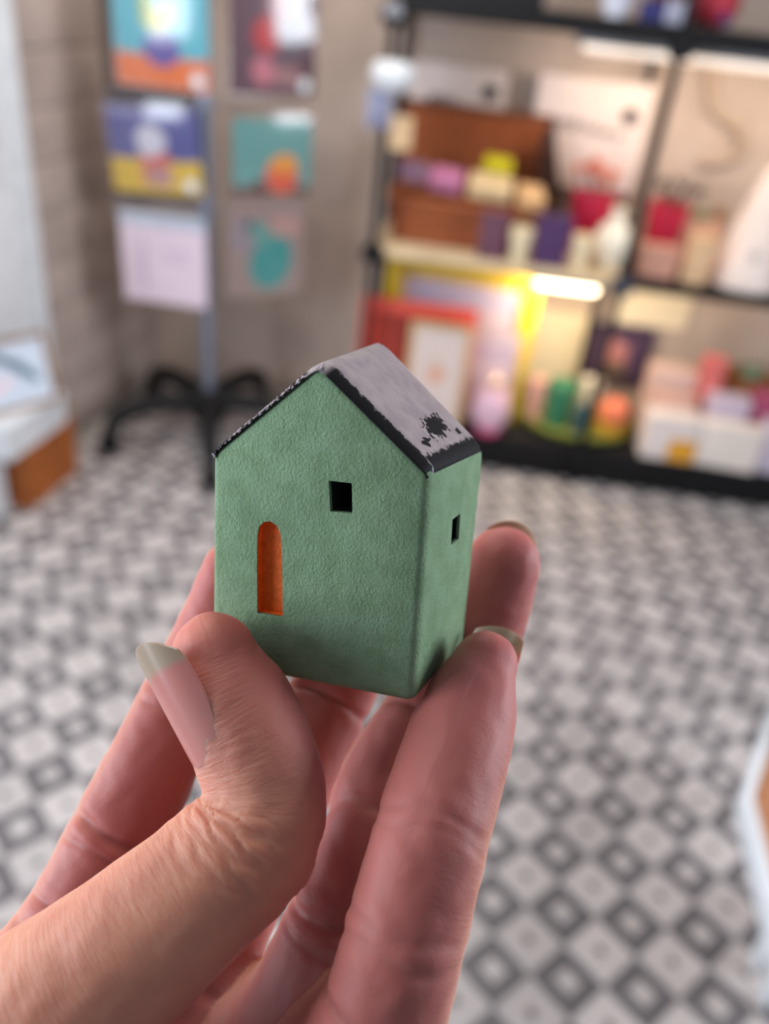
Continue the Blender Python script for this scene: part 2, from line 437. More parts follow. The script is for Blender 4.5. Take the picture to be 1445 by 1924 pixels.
nm.materials.clear(); nm.materials.append(M_CLAY)
nm.polygons.foreach_set('use_smooth', [True] * len(nm.polygons)); nm.set_sharp_from_angle(angle=math.radians(38))
M_ORANGE = mat('orange_glaze', (228, 112, 24), .6, var=.12, vscale=700, bump=.5, bscale=1500, bdist=.0005)
def inset(loop, s):
    c = sum(loop, Vector()) / len(loop); return [c + (v - c) * s for v in loop]
def lining(loop, ax, d0, d1, s=.99):
    n = len(loop); p = Vector(ax); q = inset(loop, s)
    return MB().add([v + p * d0 for v in q] + [v + p * d1 for v in q], [tuple(range(2 * n - 1, n - 1, -1))] + [(i, i + n, (i + 1) % n + n, (i + 1) % n) for i in range(n)])
obj('door', lining(door_loop, IN, .0003, .00175, .985), M_ORANGE, house, smooth=False)
M_HOLE = mat('hollow_shade', (14, 13, 14), .95)
obj('window', lining(win_loop, IN, .0009, .0058), M_HOLE, house, smooth=False)    # lining coloured near black as the shade of a deep opening
obj('window', lining(side_loop, INX, .0002, .0048), M_HOLE, house, smooth=False)
# roof glaze: two thin slabs, rounded at the ridge, lying on the gables
def roof():
    fa, ba = L(K['fap']), L(K['bap'])
    mbv, mbf, uvs = [], [], []
    for side, e0, e1 in ((1, L(K['fer']), L(K['ber'])), (0, L(K['fel']), L(K['bel']))):
        nx, ny = 24, 16
        nrm = (e0 - fa).cross(ba - fa).normalized()
        if nrm.z < 0: nrm = -nrm
        for top in (1, 0):
            o = len(mbv)
            for i in range(nx + 1):
                for j in range(ny + 1):
                    s, t = i / nx, j / ny
                    A0 = e0.lerp(fa, s); B0 = e1.lerp(ba, s); p = A0.lerp(B0, (.006 + 1.002 * t) if side else (-.006 + 1.012 * t))
                    edge = min(s * 4, t * 8, (1 - t) * 8, 1)
                    lift = (.0003 + .00035 * math.sqrt(max(edge, 0)) if top else (-.0006 if side else -.0001))
                    rd = max(0, 1 - (1 - s) / .10); lift -= .0006 * rd * rd
                    if top: lift -= .0006 * max(0, 1 - t / .06) ** 2 + .0006 * max(0, 1 - (1 - t) / .06) ** 2 + .0007 * max(0, 1 - s / .06) ** 2
                    mbv.append(p + nrm * lift)
                    uvs.append((max(0, (p - A0).dot((B0 - A0).normalized())), (A0 - e0).length, side))
            W = ny + 1
            for i in range(nx):
                for j in range(ny):
                    q = (o + i * W + j, o + (i + 1) * W + j, o + (i + 1) * W + j + 1, o + i * W + j + 1)
                    mbf.append(q if top == side else q[::-1])
        # rim
        W = ny + 1; tot = (nx + 1) * W; o = len(mbv) - 2 * tot
        border = [(i, 0) for i in range(nx)] + [(nx, j) for j in range(ny)] + [(i, ny) for i in range(nx, 0, -1)] + [(0, j) for j in range(ny, 0, -1)]
        for a, b in zip(border, border[1:] + border[:1]):
            ia, ib = o + a[0] * W + a[1], o + b[0] * W + b[1]
            mbf.append((ia, ib, ib + tot, ia + tot))
    me = bpy.data.meshes.new('roof'); me.from_pydata([tuple(v) for v in mbv], [], mbf)
    at = me.attributes.new('roof_uv', 'FLOAT_VECTOR', 'POINT'); at.data.foreach_set('vector', np.array(uvs, np.float32).ravel())
    bm = bmesh.new(); bm.from_mesh(me); bmesh.ops.recalc_face_normals(bm, faces=bm.faces[:]); bm.to_mesh(me); bm.free()
    me.materials.append(M_ROOF); me.polygons.foreach_set('use_smooth', [True] * len(me.polygons)); me.set_sharp_from_angle(angle=math.radians(60))
    return obj('roof', me, parent=house)
r_ = roof(); r_['label'] = 'white glazed roof with black brush lines'

# ================================================================== the hand
# digits: control points (px, py, depth, half width mm, half thickness mm) and the direction of the back of the digit (x right, y down, z away)
DIG = {
 'thumb': dict(c=[(404, 1238, .1310, 7.0, 6.6), (432, 1315, .1300, 9.0, 8.9), (474, 1405, .1285, 9.4, 8.9), (497, 1490, .1275, 9.6, 8.8), (476, 1572, .1255, 10.4, 9.4),
      (398, 1650, .123, 10.6, 9.6), (298, 1735, .1205, 11.2, 10.2), (185, 1832, .1185, 12, 11), (55, 1935, .1175, 13.5, 12), (-110, 2090, .121, 16, 15), (-130, 2300, .128, 18, 16)],
      n=[(-.84, -.12, -.53), (-.84, -.12, -.53), (-.84, -.12, -.53), (-.7, -.2, -.66), (-.5, -.4, -.77), (-.45, -.45, -.77), (-.45, -.45, -.77), (-.45, -.45, -.77), (-.5, -.4, -.7), (-.6, -.3, -.7), (-.7, 0, -.7)], web=7.6),
 'index': dict(c=[(440, 1080, .1585, 6.4, 5.9), (406, 1190, .1585, 7.7, 7.1), (345, 1315, .157, 8.0, 7.5), (285, 1440, .154, 8.4, 8.0), (228, 1560, .152, 9.0, 8.6),
      (172, 1680, .150, 9.5, 9.2), (108, 1790, .147, 10, 10), (10, 1930, .143, 11.5, 11), (-20, 2150, .139, 13, 11), (50, 2450, .134, 14, 12)], n=[(-.45, 0, .89)], web=6.2),
 'middle': dict(c=[(690, 1120, .1665, 6.8, 6.2), (657, 1225, .1665, 8.0, 7.4), (613, 1322, .164, 8.3, 7.8), (548, 1458, .157, 8.6, 8.2), (470, 1610, .151, 9.0, 8.7),
      (400, 1740, .1475, 10, 9.5), (330, 1860, .146, 10.5, 10), (250, 2000, .144, 11.5, 11), (170, 2200, .140, 13, 11), (140, 2480, .134, 14, 12)], n=[(-.2, 0, .98)], web=5.6),
 'ring': dict(c=[(944, 1062, .158, 7.0, 6.2), (908, 1170, .159, 7.9, 7.3), (850, 1275, .157, 8.0, 7.6), (778, 1385, .150, 8.1, 7.7), (722, 1490, .1435, 8.5, 8.2),
      (700, 1600, .139, 9.0, 8.6), (655, 1720, .136, 9.6, 9.2), (605, 1850, .135, 10.5, 10), (530, 1990, .135, 11.5, 11), (380, 2200, .134, 13, 12), (260, 2480, .132, 14, 13)], n=[(.3, -.42, .86)] * 3 + [(.2, -.2, .95)] + [(.15, 0, .99)] * 7, web=6.3),
 'pinky': dict(c=[(910, 1250, .138, 5.5, 5.1), (886, 1315, .1345, 7.4, 6.7), (858, 1405, .129, 8.2, 7.5), (830, 1500, .124, 8.3, 7.8), (802, 1600, .120, 8.4, 8.0),
      (776, 1700, .1178, 8.4, 8.2), (750, 1800, .1165, 8.5, 8.4), (722, 1905, .1165, 8.9, 8.9), (670, 2030, .118, 11, 10.5), (540, 2220, .122, 13, 12), (380, 2500, .128, 15, 13)], n=[(.3, -.1, .95)] * 3 + [(.38, -.1, .9)] + [(.45, -.1, .88)] * 7, web=7.3),
}
def catmull(P, m=8):
    P = np.asarray(P, float); Q = np.vstack([2 * P[0] - P[1], P, 2 * P[-1] - P[-2]]); out = []; par = []
    for i in range(1, len(Q) - 2):
        for k in range(m):
            t = k / m; a, b, c, d = Q[i - 1], Q[i], Q[i + 1], Q[i + 2]
            out.append(.5 * ((2 * b) + (-a + c) * t + (2 * a - 5 * b + 4 * c - d) * t * t + (-a + 3 * b - 3 * c + d) * t ** 3)); par.append(i - 1 + t)
    out.append(P[-1]); par.append(len(P) - 1.0)
    return np.array(out), np.array(par)
for nm_, D in DIG.items():
    pos = np.array([cam_pt(a, b, z) * 1000 for a, b, z, _, _ in D['c']]); rad = np.array([[w, t] for *_, w, t in D['c']])
    nn = D['n'] if len(D['n']) > 1 else D['n'] * len(D['c'])
    S, par = catmull(np.hstack([pos, rad, np.array(nn, float)]))
    D['q'] = S[:, :3]; D['rb'] = S[:, 3]; D['rn'] = S[:, 4]; D['par'] = par
    T = np.gradient(D['q'], axis=0); T /= np.linalg.norm(T, axis=1)[:, None]; D['t'] = T
    n = S[:, 5:8]; n = n - (n * T).sum(1)[:, None] * T; n /= np.linalg.norm(n, axis=1)[:, None]; D['n_'] = n
    D['b_'] = np.cross(T, n)
    D['s'] = np.r_[0, np.cumsum(np.linalg.norm(np.diff(D['q'], axis=0), axis=1))]

ARM = [(-34, 116, 130, 24, 14), (-40, 136, 126, 28, 17), (-47, 155, 118, 27.5, 18.5), (-60, 190, 100, 28, 20), (-80, 240, 65, 32, 26), (-105, 300, 20, 38, 33), (-130, 350, -30, 40, 37)]
ARM_SIDE = np.array([.9, .1, -.42])
def arm_spline():
    S, par = catmull(np.array(ARM, float)); T = np.gradient(S[:, :3], axis=0); T /= np.linalg.norm(T, axis=1)[:, None]
    b = ARM_SIDE - (T @ ARM_SIDE)[:, None] * T; b /= np.linalg.norm(b, axis=1)[:, None]
    k = S[:, 1] < 262
    D = dict(q=S[k, :3], rb=S[k, 3], rn=S[k, 4], par=par[k], t=T[k], b_=b[k], n_=np.cross(b, T)[k], web=-20)
    D['s'] = np.r_[0, np.cumsum(np.linalg.norm(np.diff(D['q'], axis=0), axis=1))]; return D, S, T, b
DIG['arm'], ARM_S, ARM_T, ARM_B = arm_spline()
def digit_eval(D, P):
    """signed distance (mm), arc length, angle from the back, palm weight for points P (n,3) in mm"""
    q = D['q'].astype(np.float32); P = np.asarray(P, np.float32); qq = (q ** 2).sum(1); idx = np.empty(len(P), np.int32)
    for c in range(0, len(P), 200000):
        idx[c:c + 200000] = (qq[None] - 2 * (P[c:c + 200000] @ q.T)).argmin(1)
    dv = P - D['q'][idx]; T = D['t'][idx]
    tt = (dv * T).sum(1)
    seg = np.gradient(D['s'])[idx]
    tc = np.clip(tt, -seg * .5, seg * .5); tc = np.where(idx == 0, np.clip(tt, 0, seg * .5), tc); tc = np.where(idx == len(q) - 1, np.clip(tt, -seg * .5, 0), tc)
    f = idx + tc / seg
    ar = np.arange(len(q))
    rb = np.interp(f, ar, D['rb']); rn = np.interp(f, ar, D['rn'])
    rest = dv - tc[:, None] * T
    n = (rest * D['n_'][idx]).sum(1); b = (rest * D['b_'][idx]).sum(1); t = (rest * T).sum(1)
    par = np.interp(f, ar, D['par'])
    rnn = np.where(n < 0, rn * 1.03, rn)
    k = np.sqrt((b / rb) ** 2 + (n / rnn) ** 2 + (t / (rb * 1.05)) ** 2)
    d = (k - 1) * np.minimum(rb, rn)
    w = np.clip((par - (D['web'] - 1.6)) / 1.8, 0, 1)
    return d, D['s'][idx] + tc, np.arctan2(b, n), w * w * (3 - 2 * w), par
def smin(a, b, k):
    h = np.clip(.5 + .5 * (b - a) / k, 0, 1); return b * (1 - h) + a * h - k * h * (1 - h)
def surface_nets(F, origin, h):
    ins = F < 0
    nx, ny, nz = F.shape
    c = np.zeros((nx - 1, ny - 1, nz - 1), np.int8)
    for dx in (0, 1):
        for dy in (0, 1):
            for dz in (0, 1): c += ins[dx:nx - 1 + dx, dy:ny - 1 + dy, dz:nz - 1 + dz]
    act = (c > 0) & (c < 8); I = np.argwhere(act); vid = np.full(act.shape, -1, np.int32); vid[act] = np.arange(len(I))
    acc = np.zeros((len(I), 3)); cnt = np.zeros(len(I))
    corners = [(0, 0, 0), (1, 0, 0), (0, 1, 0), (1, 1, 0), (0, 0, 1), (1, 0, 1), (0, 1, 1), (1, 1, 1)]
    val = np.stack([F[I[:, 0] + a, I[:, 1] + b, I[:, 2] + e] for a, b, e in corners], 1)
    for i in range(8):
        for j in range(i + 1, 8):
            ci, cj = np.array(corners[i]), np.array(corners[j])
            if abs(ci - cj).sum() != 1: continue
            m = (val[:, i] < 0) != (val[:, j] < 0); t = val[m, i] / (val[m, i] - val[m, j])
            acc[m] += ci + (cj - ci) * t[:, None]; cnt[m] += 1
    Vt = (I + acc / cnt[:, None]) * h + origin
    faces = []
    for ax in range(3):
        a1, a2 = (ax + 1) % 3, (ax + 2) % 3
        lo = [slice(None)] * 3; hi = [slice(None)] * 3; lo[ax] = slice(0, -1); hi[ax] = slice(1, None)
        ch = ins[tuple(lo)] != ins[tuple(hi)]; E2 = np.argwhere(ch)
        E2 = E2[(E2[:, a1] > 0) & (E2[:, a2] > 0) & (E2[:, a1] < F.shape[a1] - 1) & (E2[:, a2] < F.shape[a2] - 1)]
        e1 = np.zeros(3, int); e1[a1] = 1; e2 = np.zeros(3, int); e2[a2] = 1
        g = lambda x: vid[x[:, 0], x[:, 1], x[:, 2]]
        qd = np.stack([g(E2 - e1 - e2), g(E2 - e2), g(E2), g(E2 - e1)], 1)
        fl = ins[E2[:, 0], E2[:, 1], E2[:, 2]]
        qd[~fl] = qd[~fl][:, ::-1]; faces.append(qd)
    return Vt, np.vstack(faces)
def build_hand():
    h = .85; lo = np.array([-118., 2., 42.]); hi = np.array([36., 232., 184.])
    shp = np.ceil((hi - lo) / h).astype(int) + 1
    F = np.full(shp, 30., np.float32); Wt = np.zeros(shp, np.float32)
    ax = [lo[i] + h * np.arange(shp[i]) for i in range(3)]
    for nm_, D in DIG.items():
        pad = 20; q = D['q']
        a = np.maximum(0, np.floor((q.min(0) - pad - lo) / h).astype(int)); b = np.minimum(shp, np.ceil((q.max(0) + pad - lo) / h).astype(int))
        sl = tuple(slice(a[i], b[i]) for i in range(3))
        G = np.stack(np.meshgrid(*[ax[i][sl[i]] for i in range(3)], indexing='ij'), -1).reshape(-1, 3).astype(np.float32)
        co_q = q[::6].astype(np.float32); dmin = np.full(len(G), 1e9, np.float32)
        for qq in co_q: np.minimum(dmin, ((G - qq) ** 2).sum(1), out=dmin)
        sel = dmin < 27.0 ** 2
        d = np.full(len(G), 30., np.float32); w = np.zeros(len(G), np.float32)
        d[sel], _, _, w[sel], _ = digit_eval(D, G[sel])
        d = d.reshape(F[sl].shape).astype(np.float32); w = w.reshape(d.shape).astype(np.float32)
        k = .35 + 9.0 * np.minimum(w, Wt[sl])
        F[sl] = smin(F[sl], d, k); Wt[sl] = np.maximum(Wt[sl], np.where(d < 12, w, 0))
    F[:, -1, :] = 5                                  # close the wrist
    Vt, Q = surface_nets(F, lo, h)
    for _ in range(2):                               # light relaxation
        sm = np.zeros_like(Vt); cn = np.zeros(len(Vt))
        for i in range(4):
            np.add.at(sm, Q[:, i], Vt[Q[:, (i + 1) % 4]] + Vt[Q[:, (i + 3) % 4]]); np.add.at(cn, Q[:, i], 2)
        Vt = Vt * .5 + .5 * sm / cn[:, None]
    me = bpy.data.meshes.new('hand'); me.from_pydata(Vt.tolist(), [], Q.tolist())
    bm = bmesh.new(); bm.from_mesh(me)
    bmesh.ops.subdivide_edges(bm, edges=bm.edges[:], cuts=1, use_grid_fill=True, smooth=1.0 * 0)
    bmesh.ops.smooth_vert(bm, verts=bm.verts[:], factor=.5, use_axis_x=True, use_axis_y=True, use_axis_z=True)
    bmesh.ops.recalc_face_normals(bm, faces=bm.faces[:])
    bm.to_mesh(me); bm.free()
    n = len(me.vertices); P = np.empty(n * 3, np.float32); me.vertices.foreach_get('co', P); P = P.reshape(-1, 3)
    NV = np.empty(n * 3, np.float32); me.vertices.foreach_get('normal', NV); NV = NV.reshape(-1, 3)
    # which digit, where along it
    bd = np.full(n, 1e9); S = np.zeros(n); TH = np.zeros(n); WT = np.zeros(n); PR = np.zeros(n); DI = np.zeros(n, int); RB = np.zeros(n)
    for i, (nm_, D) in enumerate(DIG.items()):
        d, s, th, w, par = digit_eval(D, P); m = d < bd
        bd[m] = d[m]; S[m] = s[m]; TH[m] = th[m]; WT[m] = w[m]; PR[m] = par[m]; DI[m] = i; RB[m] = np.interp(s[m], D['s'], D['rb'])
    disp = np.zeros(n)
    palmar = np.clip((-np.cos(TH) + .35) / .8, 0, 1); dorsal = np.clip((np.cos(TH) + .2) / .8, 0, 1)
    nz_ = lambda a, b: np.sin(P[:, 0] * a + 1.3 * np.sin(P[:, 1] * b)) * np.sin(P[:, 2] * a * .9 + P[:, 1] * b * .7)
    creases = {'index': [(1.9, .45, .9), (2.15, .25, .7), (3.95, .95, 1.0), (4.25, .4, .7), (5.3, .5, .9), (5.75, .8, 1.0)],
               'middle': [(2.0, .5, .9), (4.0, .8, 1.0), (5.4, .7, 1.0)],
               'ring': [(2.9, .4, .9), (4.4, .5, 1.0), (6.05, .9, 1.0), (6.3, .4, .7)],
               'pinky': [(3.55, .22, .8), (3.8, .16, .7), (5.4, .2, .8), (5.75, .22, .8), (6.9, .5, 1.0)],
               'thumb': [(3.7, .4, 1.0), (4.3, .4, 1.0)], 'arm': []}
    for i, (nm_, D) in enumerate(DIG.items()):
        m = DI == i
        for p0, dep, wd in creases[nm_]:
            s0 = np.interp(p0, D['par'], D['s']); ds = S[m] - s0 + .5 * np.sin(TH[m] * 3 + p0 * 5)
            disp[m] -= dep * np.exp(-(ds / wd) ** 2) * palmar[m]
            disp[m] += .25 * dep * np.exp(-((np.abs(ds) - 2.4 * wd) / (1.6 * wd)) ** 2) * palmar[m]
        if nm_ == 'thumb':                           # folds over the thumb knuckle, bowed around its centre
            sk = np.interp(4.05, D['par'], D['s'])
            for off, dep, wd in ((-7.2, .10, .5), (-5.4, .16, .55), (-3.6, .30, .6), (-2.0, .42, .6), (-.4, .36, .55), (1.2, .42, .65), (2.9, .34, .6), (4.6, .26, .6), (6.4, .18, .55), (8.4, .12, .5)):
                bow = off * .30 * (TH[m] * 1.1) ** 2 * .5
                ds = S[m] - sk - off + bow + .35 * np.sin(TH[m] * 5 + off * 2.1) + .2 * np.sin(TH[m] * 11 + off * 4)
                disp[m] -= 1.35 * dep * np.exp(-(ds / wd) ** 2) * dorsal[m] * np.exp(-(TH[m] / 1.25) ** 4)
            disp[m] += .5 * np.exp(-((S[m] - sk) / 6) ** 2) * dorsal[m]
            # nail bed edge: a shallow groove around the nail
    disp += .06 * nz_(1.1, .9) + .05 * nz_(.45, .5) * 2
    P2 = P + NV * disp[:, None].astype(np.float32)
    W2 = cam2world(P2 / 1000.0)
    org = cam2world(np.array([[-45., 150., 122.]]) / 1000)[0]
    me.vertices.foreach_set('co', (W2 - org).astype(np.float32).ravel())
    palmar = np.where(DI == 5, palmar * np.clip(1 - (S - 15) / 30, 0, 1), palmar)
    tip = np.where(DI == 5, 0, np.exp(-(S / 16.0) ** 2))
    a = me.attributes.new('skin', 'FLOAT_VECTOR', 'POINT')     # x: palm side, y: fingertip, z: knuckle
    kn = np.where(DI == 0, np.exp(-((PR - 4.1) / .9) ** 2) * dorsal, 0)
    a.data.foreach_set('vector', np.stack([palmar, tip, kn], 1).astype(np.float32).ravel())
    a = me.attributes.new('along', 'FLOAT_VECTOR', 'POINT')    # millimetres along and around the digit
    a.data.foreach_set('vector', np.stack([S, TH * RB, DI * 40.0], 1).astype(np.float32).ravel())
    # forearm, same surface object: a tapering tube that starts inside the wrist
    bm = bmesh.new(); bm.from_mesh(me)
    bm.verts.ensure_lookup_table()
    cap = [f for f in bm.faces if all(P[v.index, 1] > 229.6 for v in f.verts)]
    bmesh.ops.delete(bm, geom=cap, context='FACES')
    rings = []
    for p, t, s in zip(ARM_S, ARM_T, ARM_B):
        if p[1] < 226: continue
        u = np.cross(t, s); k = 1.004
        rings.append([bm.verts.new(tuple((cam2world((p[:3] + s * math.cos(a_) * p[3] * k + u * math.sin(a_) * p[4] * k)[None] / 1000)[0] - org))) for a_ in np.linspace(0, 2 * math.pi, 33)[:-1]])
    for r1, r2 in zip(rings, rings[1:]):
        for k in range(32): bm.faces.new((r1[k], r1[(k + 1) % 32], r2[(k + 1) % 32], r2[k]))
    bm.faces.new(rings[-1])
    bm.normal_update(); bm.to_mesh(me); bm.free()
    me.polygons.foreach_set('use_smooth', [True] * len(me.polygons)); me.update()
    o = obj('hand', me); o.location = org
    return o, org
def skin_mat():
    k = NT('skin')
    at = k.n('ShaderNodeAttribute', attribute_name='skin').outputs['Vector']; sx = k.n('ShaderNodeSeparateXYZ'); k.set(sx.inputs[0], at)
    al = k.n('ShaderNodeAttribute', attribute_name='along').outputs['Vector']
    co = k.obj()
    blot = k.noise(co, 70, 3)
    base = k.mix(sx.outputs[0], lin((228, 164, 138)), lin((186, 114, 108)))  # palm is naturally redder; its shade and the lit back are in the colours too
    base = k.mix(k.math('MULTIPLY', sx.outputs[1], .55), base, lin((204, 110, 108)))
    base = k.mix(k.math('MULTIPLY', sx.outputs[2], .35), base, lin((196, 120, 96)))
    base = k.mix(k.math('MULTIPLY', k.ramp(blot, .4, .75), .35), base, lin((186, 104, 92)))
    k.set(k.b.inputs['Base Color'], base)
    k.b.inputs['Subsurface Weight'].default_value = .8
    k.b.inputs['Subsurface Radius'].default_value = (1.0, .32, .2)
    k.b.inputs['Subsurface Scale'].default_value = .0030
    k.b.inputs['Roughness'].default_value = .56; k.b.inputs['Specular IOR Level'].default_value = .4
    # fine skin: lines across the digit on the back, ridges on the pads, pores
    mp = k.n('ShaderNodeMapping'); mp.inputs['Scale'].default_value = (1.5, .22, 1); k.set(mp.inputs['Vector'], al)
    lines = k.noise(mp.outputs[0], 1.0, 4, .6)
    mp2 = k.n('ShaderNodeMapping'); mp2.inputs['Scale'].default_value = (2.2, 2.2, 1); k.set(mp2.inputs['Vector'], al)
    vor = k.n('ShaderNodeTexVoronoi', feature='DISTANCE_TO_EDGE', inp={'Scale': .6}); k.set(vor.inputs['Vector'], mp2.outputs[0])
    pores = k.noise(co, 2600, 3)
    hgt = k.math('ADD', k.math('MULTIPLY', lines, k.math('SUBTRACT', 1.0, k.math('MULTIPLY', sx.outputs[0], .85))), k.math('ADD', k.math('MULTIPLY', vor.outputs[0], .12), k.math('MULTIPLY', pores, .15)))
    k.set(k.b.inputs['Normal'], k.bump(hgt, .5, .0006))
    return k.m
hand, H_ORG = build_hand()
hand.data.materials.append(skin_mat())
tag(hand, 'bare left hand holding the tiny green house between thumb and fingertips', 'hand')
def nail_mat():
    k = NT('fingernail'); at = k.n('ShaderNodeAttribute', attribute_name='nail').outputs['Vector']; sx = k.n('ShaderNodeSeparateXYZ'); k.set(sx.inputs[0], at)
    k.set(k.b.inputs['Base Color'], k.mix(k.ramp(sx.outputs[0], .70, .80), lin((206, 140, 132)), lin((178, 162, 140))))
    k.b.inputs['Roughness'].default_value = .28; k.b.inputs['Subsurface Weight'].default_value = .5
    k.b.inputs['Subsurface Radius'].default_value = (1, .4, .3); k.b.inputs['Subsurface Scale'].default_value = .001
    return k.m
M_NAIL = nail_mat()
def nail(D, length, width, R, s_base, lift0, lift1, tilt=0.0, turn=0.0, point=1.6):
    """curved plate on the back of a fingertip; s_base = mm from the digit's end to the cuticle"""
    i = int(np.argmin(abs(D['s'] - s_base))); j = int(np.argmin(abs(D['s'] - max(s_base - 6, 0))))
    t = -(D['q'][i] - D['q'][max(j, 0)]) if i != j else -D['t'][i]; t = t / np.linalg.norm(t)
    n = D['n_'][i] - (D['n_'][i] @ t) * t; n /= np.linalg.norm(n); b = np.cross(t, n)
    n, b = n * math.cos(turn) + b * math.sin(turn), b * math.cos(turn) - n * math.sin(turn)
    base = D['q'][i] + n * (D['rn'][i] + lift0)
    nu, nv = 20, 14; vs = []; at = []
    for lay in (0, 1):
        for a in range(nu + 1):
            x = a / nu; 
            for c in range(nv + 1):
                y = c / nv * 2 - 1
                wl = width / 2 * (.80 + .20 * math.sin(min(1, x * 2.2) * math.pi / 2)) * (1 - .10 * max(0, x - .7) / .3)
                ang = y * wl / R
                cut = -(point if x > .5 else -1.6) * y * y * (abs(x - .5) * 2) ** 3     # rounded ends
                along = x * length + cut
                z = (lift1 - lift0) * x + tilt * x * x - R * (1 - math.cos(ang)) - .18 * (2 * x - 1) ** 2 - (0 if lay == 0 else .45)
                p = base + t * along + n * z + b * (R * math.sin(ang))
                vs.append(cam2world(p[None] / 1000)[0] - H_ORG); at.append((x, y, 0))
    W = nv + 1; tot = (nu + 1) * W; fs = []
    for a in range(nu):
        for c in range(nv):
            q = (a * W + c, (a + 1) * W + c, (a + 1) * W + c + 1, a * W + c + 1); fs.append(q); fs.append(tuple(v + tot for v in q[::-1]))
    bd = [(a, 0) for a in range(nu)] + [(nu, c) for c in range(nv)] + [(a, nv) for a in range(nu, 0, -1)] + [(0, c) for c in range(nv, 0, -1)]
    for p, q in zip(bd, bd[1:] + bd[:1]):
        i1, i2 = p[0] * W + p[1], q[0] * W + q[1]; fs.append((i1, i1 + tot, i2 + tot, i2))
    mb = MB(); mb.add(vs, fs); me = mb.mesh('fingernail', M_NAIL, True)
    a_ = me.attributes.new('nail', 'FLOAT_VECTOR', 'POINT'); a_.data.foreach_set('vector', np.array(at, np.float32).ravel())
    return obj('fingernail', me, parent=hand)
nail(DIG['thumb'], 20.0, 13.6, 8.8, 14.2, .22, .7, .5, turn=.08, point=3.4)
nail(DIG['index'], 13, 10.5, 7.0, 8.0, -.3, .6)
nail(DIG['middle'], 13, 11, 7.2, 8.0, -.3, .6)
nail(DIG['ring'], 15.2, 11.5, 7.0, 7.5, -.3, .6, point=2.4)
nail(DIG['pinky'], 19.0, 10.5, 6.0, 7.5, -.3, .3, point=2.6)

# ================================================================== shelving rack on the right
M_BLACK = mat('black_metal', (17, 16, 18), .6, 0, var=.1, spec=.3)
M_SHELFWOOD = mat('pale_shelf_board', (214, 190, 152), .55, var=.12, vscale=12)
S1, S2, S3 = .15, .79, 1.49                       # tops of the three shelves
RD = .42                                          # rack depth
rack = thing('shelf_rack', 'tall black metal shelving rack against the back wall, loaded with gifts', 'shelf', RACK)
for u in (-.84, 0, .86):
    for y in (0, RD):
        obj('post', MB().box((u, y, 1.0), (.026, .026, 2.0), .003), M_BLACK, rack)
for u0, u1, k in ((-.84, 0, 0), (0, .86, 1)):
    for h, t in ((S1, .07), (S2, .035), (S3 + .03, .05)):
        m = M_SHELFWOOD if (h == S2 and k == 0) else M_BLACK
        obj('shelf', MB().box(((u0 + u1) / 2, RD / 2, h - t / 2 - .0015), (u1 - u0 - .004, RD + .01, t), .003), m, rack)
        obj('rail', MB().box(((u0 + u1) / 2, -.004, h - t * .62), (u1 - u0 - .03, .014, t * .55), .003), m, rack)
for u0, u1 in ((-.84, 0), (0, .86)): obj('kick_plate', MB().box(((u0 + u1) / 2, .02, .042), (u1 - u0 - .03, .012, .082), .002), M_BLACK, rack)
for u in (-.84, 0, .86):
    for h in (S1, S2, S3):
        obj('bracket', MB().prism([(u - .03, h - .055), (u + .03, h - .055), (u + .042, h - .02), (u + .02, h + .012), (u - .02, h + .012), (u - .042, h - .02)], -.024, -.012), mat('bracket_steel', (92, 94, 104), .4, .6) if u == 0 and h == S2 else M_BLACK, rack)

def u_at(px, back, h):
    u = 0.0
    for _ in range(8):
        x0, _, _ = project(rp(u, back, h)); x1, _, _ = project(rp(u + .01, back, h)); u += (px - x0) / (x1 - x0) * .01
    return u
def h_at(py, u, back):
    h = .5
    for _ in range(8):
        _, y0, _ = project(rp(u, back, h)); _, y1, _ = project(rp(u, back, h + .01)); h += (py - y0) / (y1 - y0) * .01
    return h
def span(px0, px1, py, back, base):
    """centre u, width and height of something standing on a shelf, from its outline in the photograph"""
    hb = base + .05; u0, u1 = u_at(px0, back, hb), u_at(px1, back, hb); uc = (u0 + u1) / 2
    return uc, u1 - u0, max(.02, h_at(py, uc, back) - base)

# --- LED battens
M_LEDBODY = mat('led_housing', (150, 150, 156), .4, .3)
def batten(u0, u1, back, h, strength, label, colour, watts):
    L_ = u1 - u0; t = thing('led_batten', label, 'light', rp((u0 + u1) / 2, back, h), group='led battens under the shelves')
    obj('housing', MB().box((0, .012, -.012), (L_ + .05, .05, .022), .004), M_LEDBODY, t)
    obj('diffuser', MB().tube([(-L_ / 2, 0, -.032), (-L_ / 2 + .006, 0, -.032), (L_ / 2 - .006, 0, -.032), (L_ / 2, 0, -.032)], [.006, .013, .013, .006], 12), glow('led_glow', colour, strength), t)
    l = bpy.data.lights.new('led_light', 'AREA'); l.shape = 'RECTANGLE'; l.size = L_; l.size_y = .03; l.energy = watts; l.color = colour[:3]
    o = bpy.data.objects.new('led_light', l); COL.objects.link(o); o.parent = t; o.location = (0, 0, -.047); o.rotation_euler = (.75, 0, 0)
    return t
batten(u_at(1096, .10, 1.44), .80, .10, S3 - .022, .9, 'lit white led batten under the top shelf of the rack', (1, .77, .55, 1), 6)
batten(.12, .74, .16, S2 - .036, .9, 'added led batten hidden under the right bay shelf to brighten the wall', (1, .80, .60, 1), 1.1)  # unseen batten, added to lift the lower wall of the right bay
batten(u_at(1008, .05, .74), u_at(1125, .05, .74), .05, S2 - .036, 9, 'lit warm led batten under the middle shelf above the yellow frame', (1, .80, .52, 1), 5)

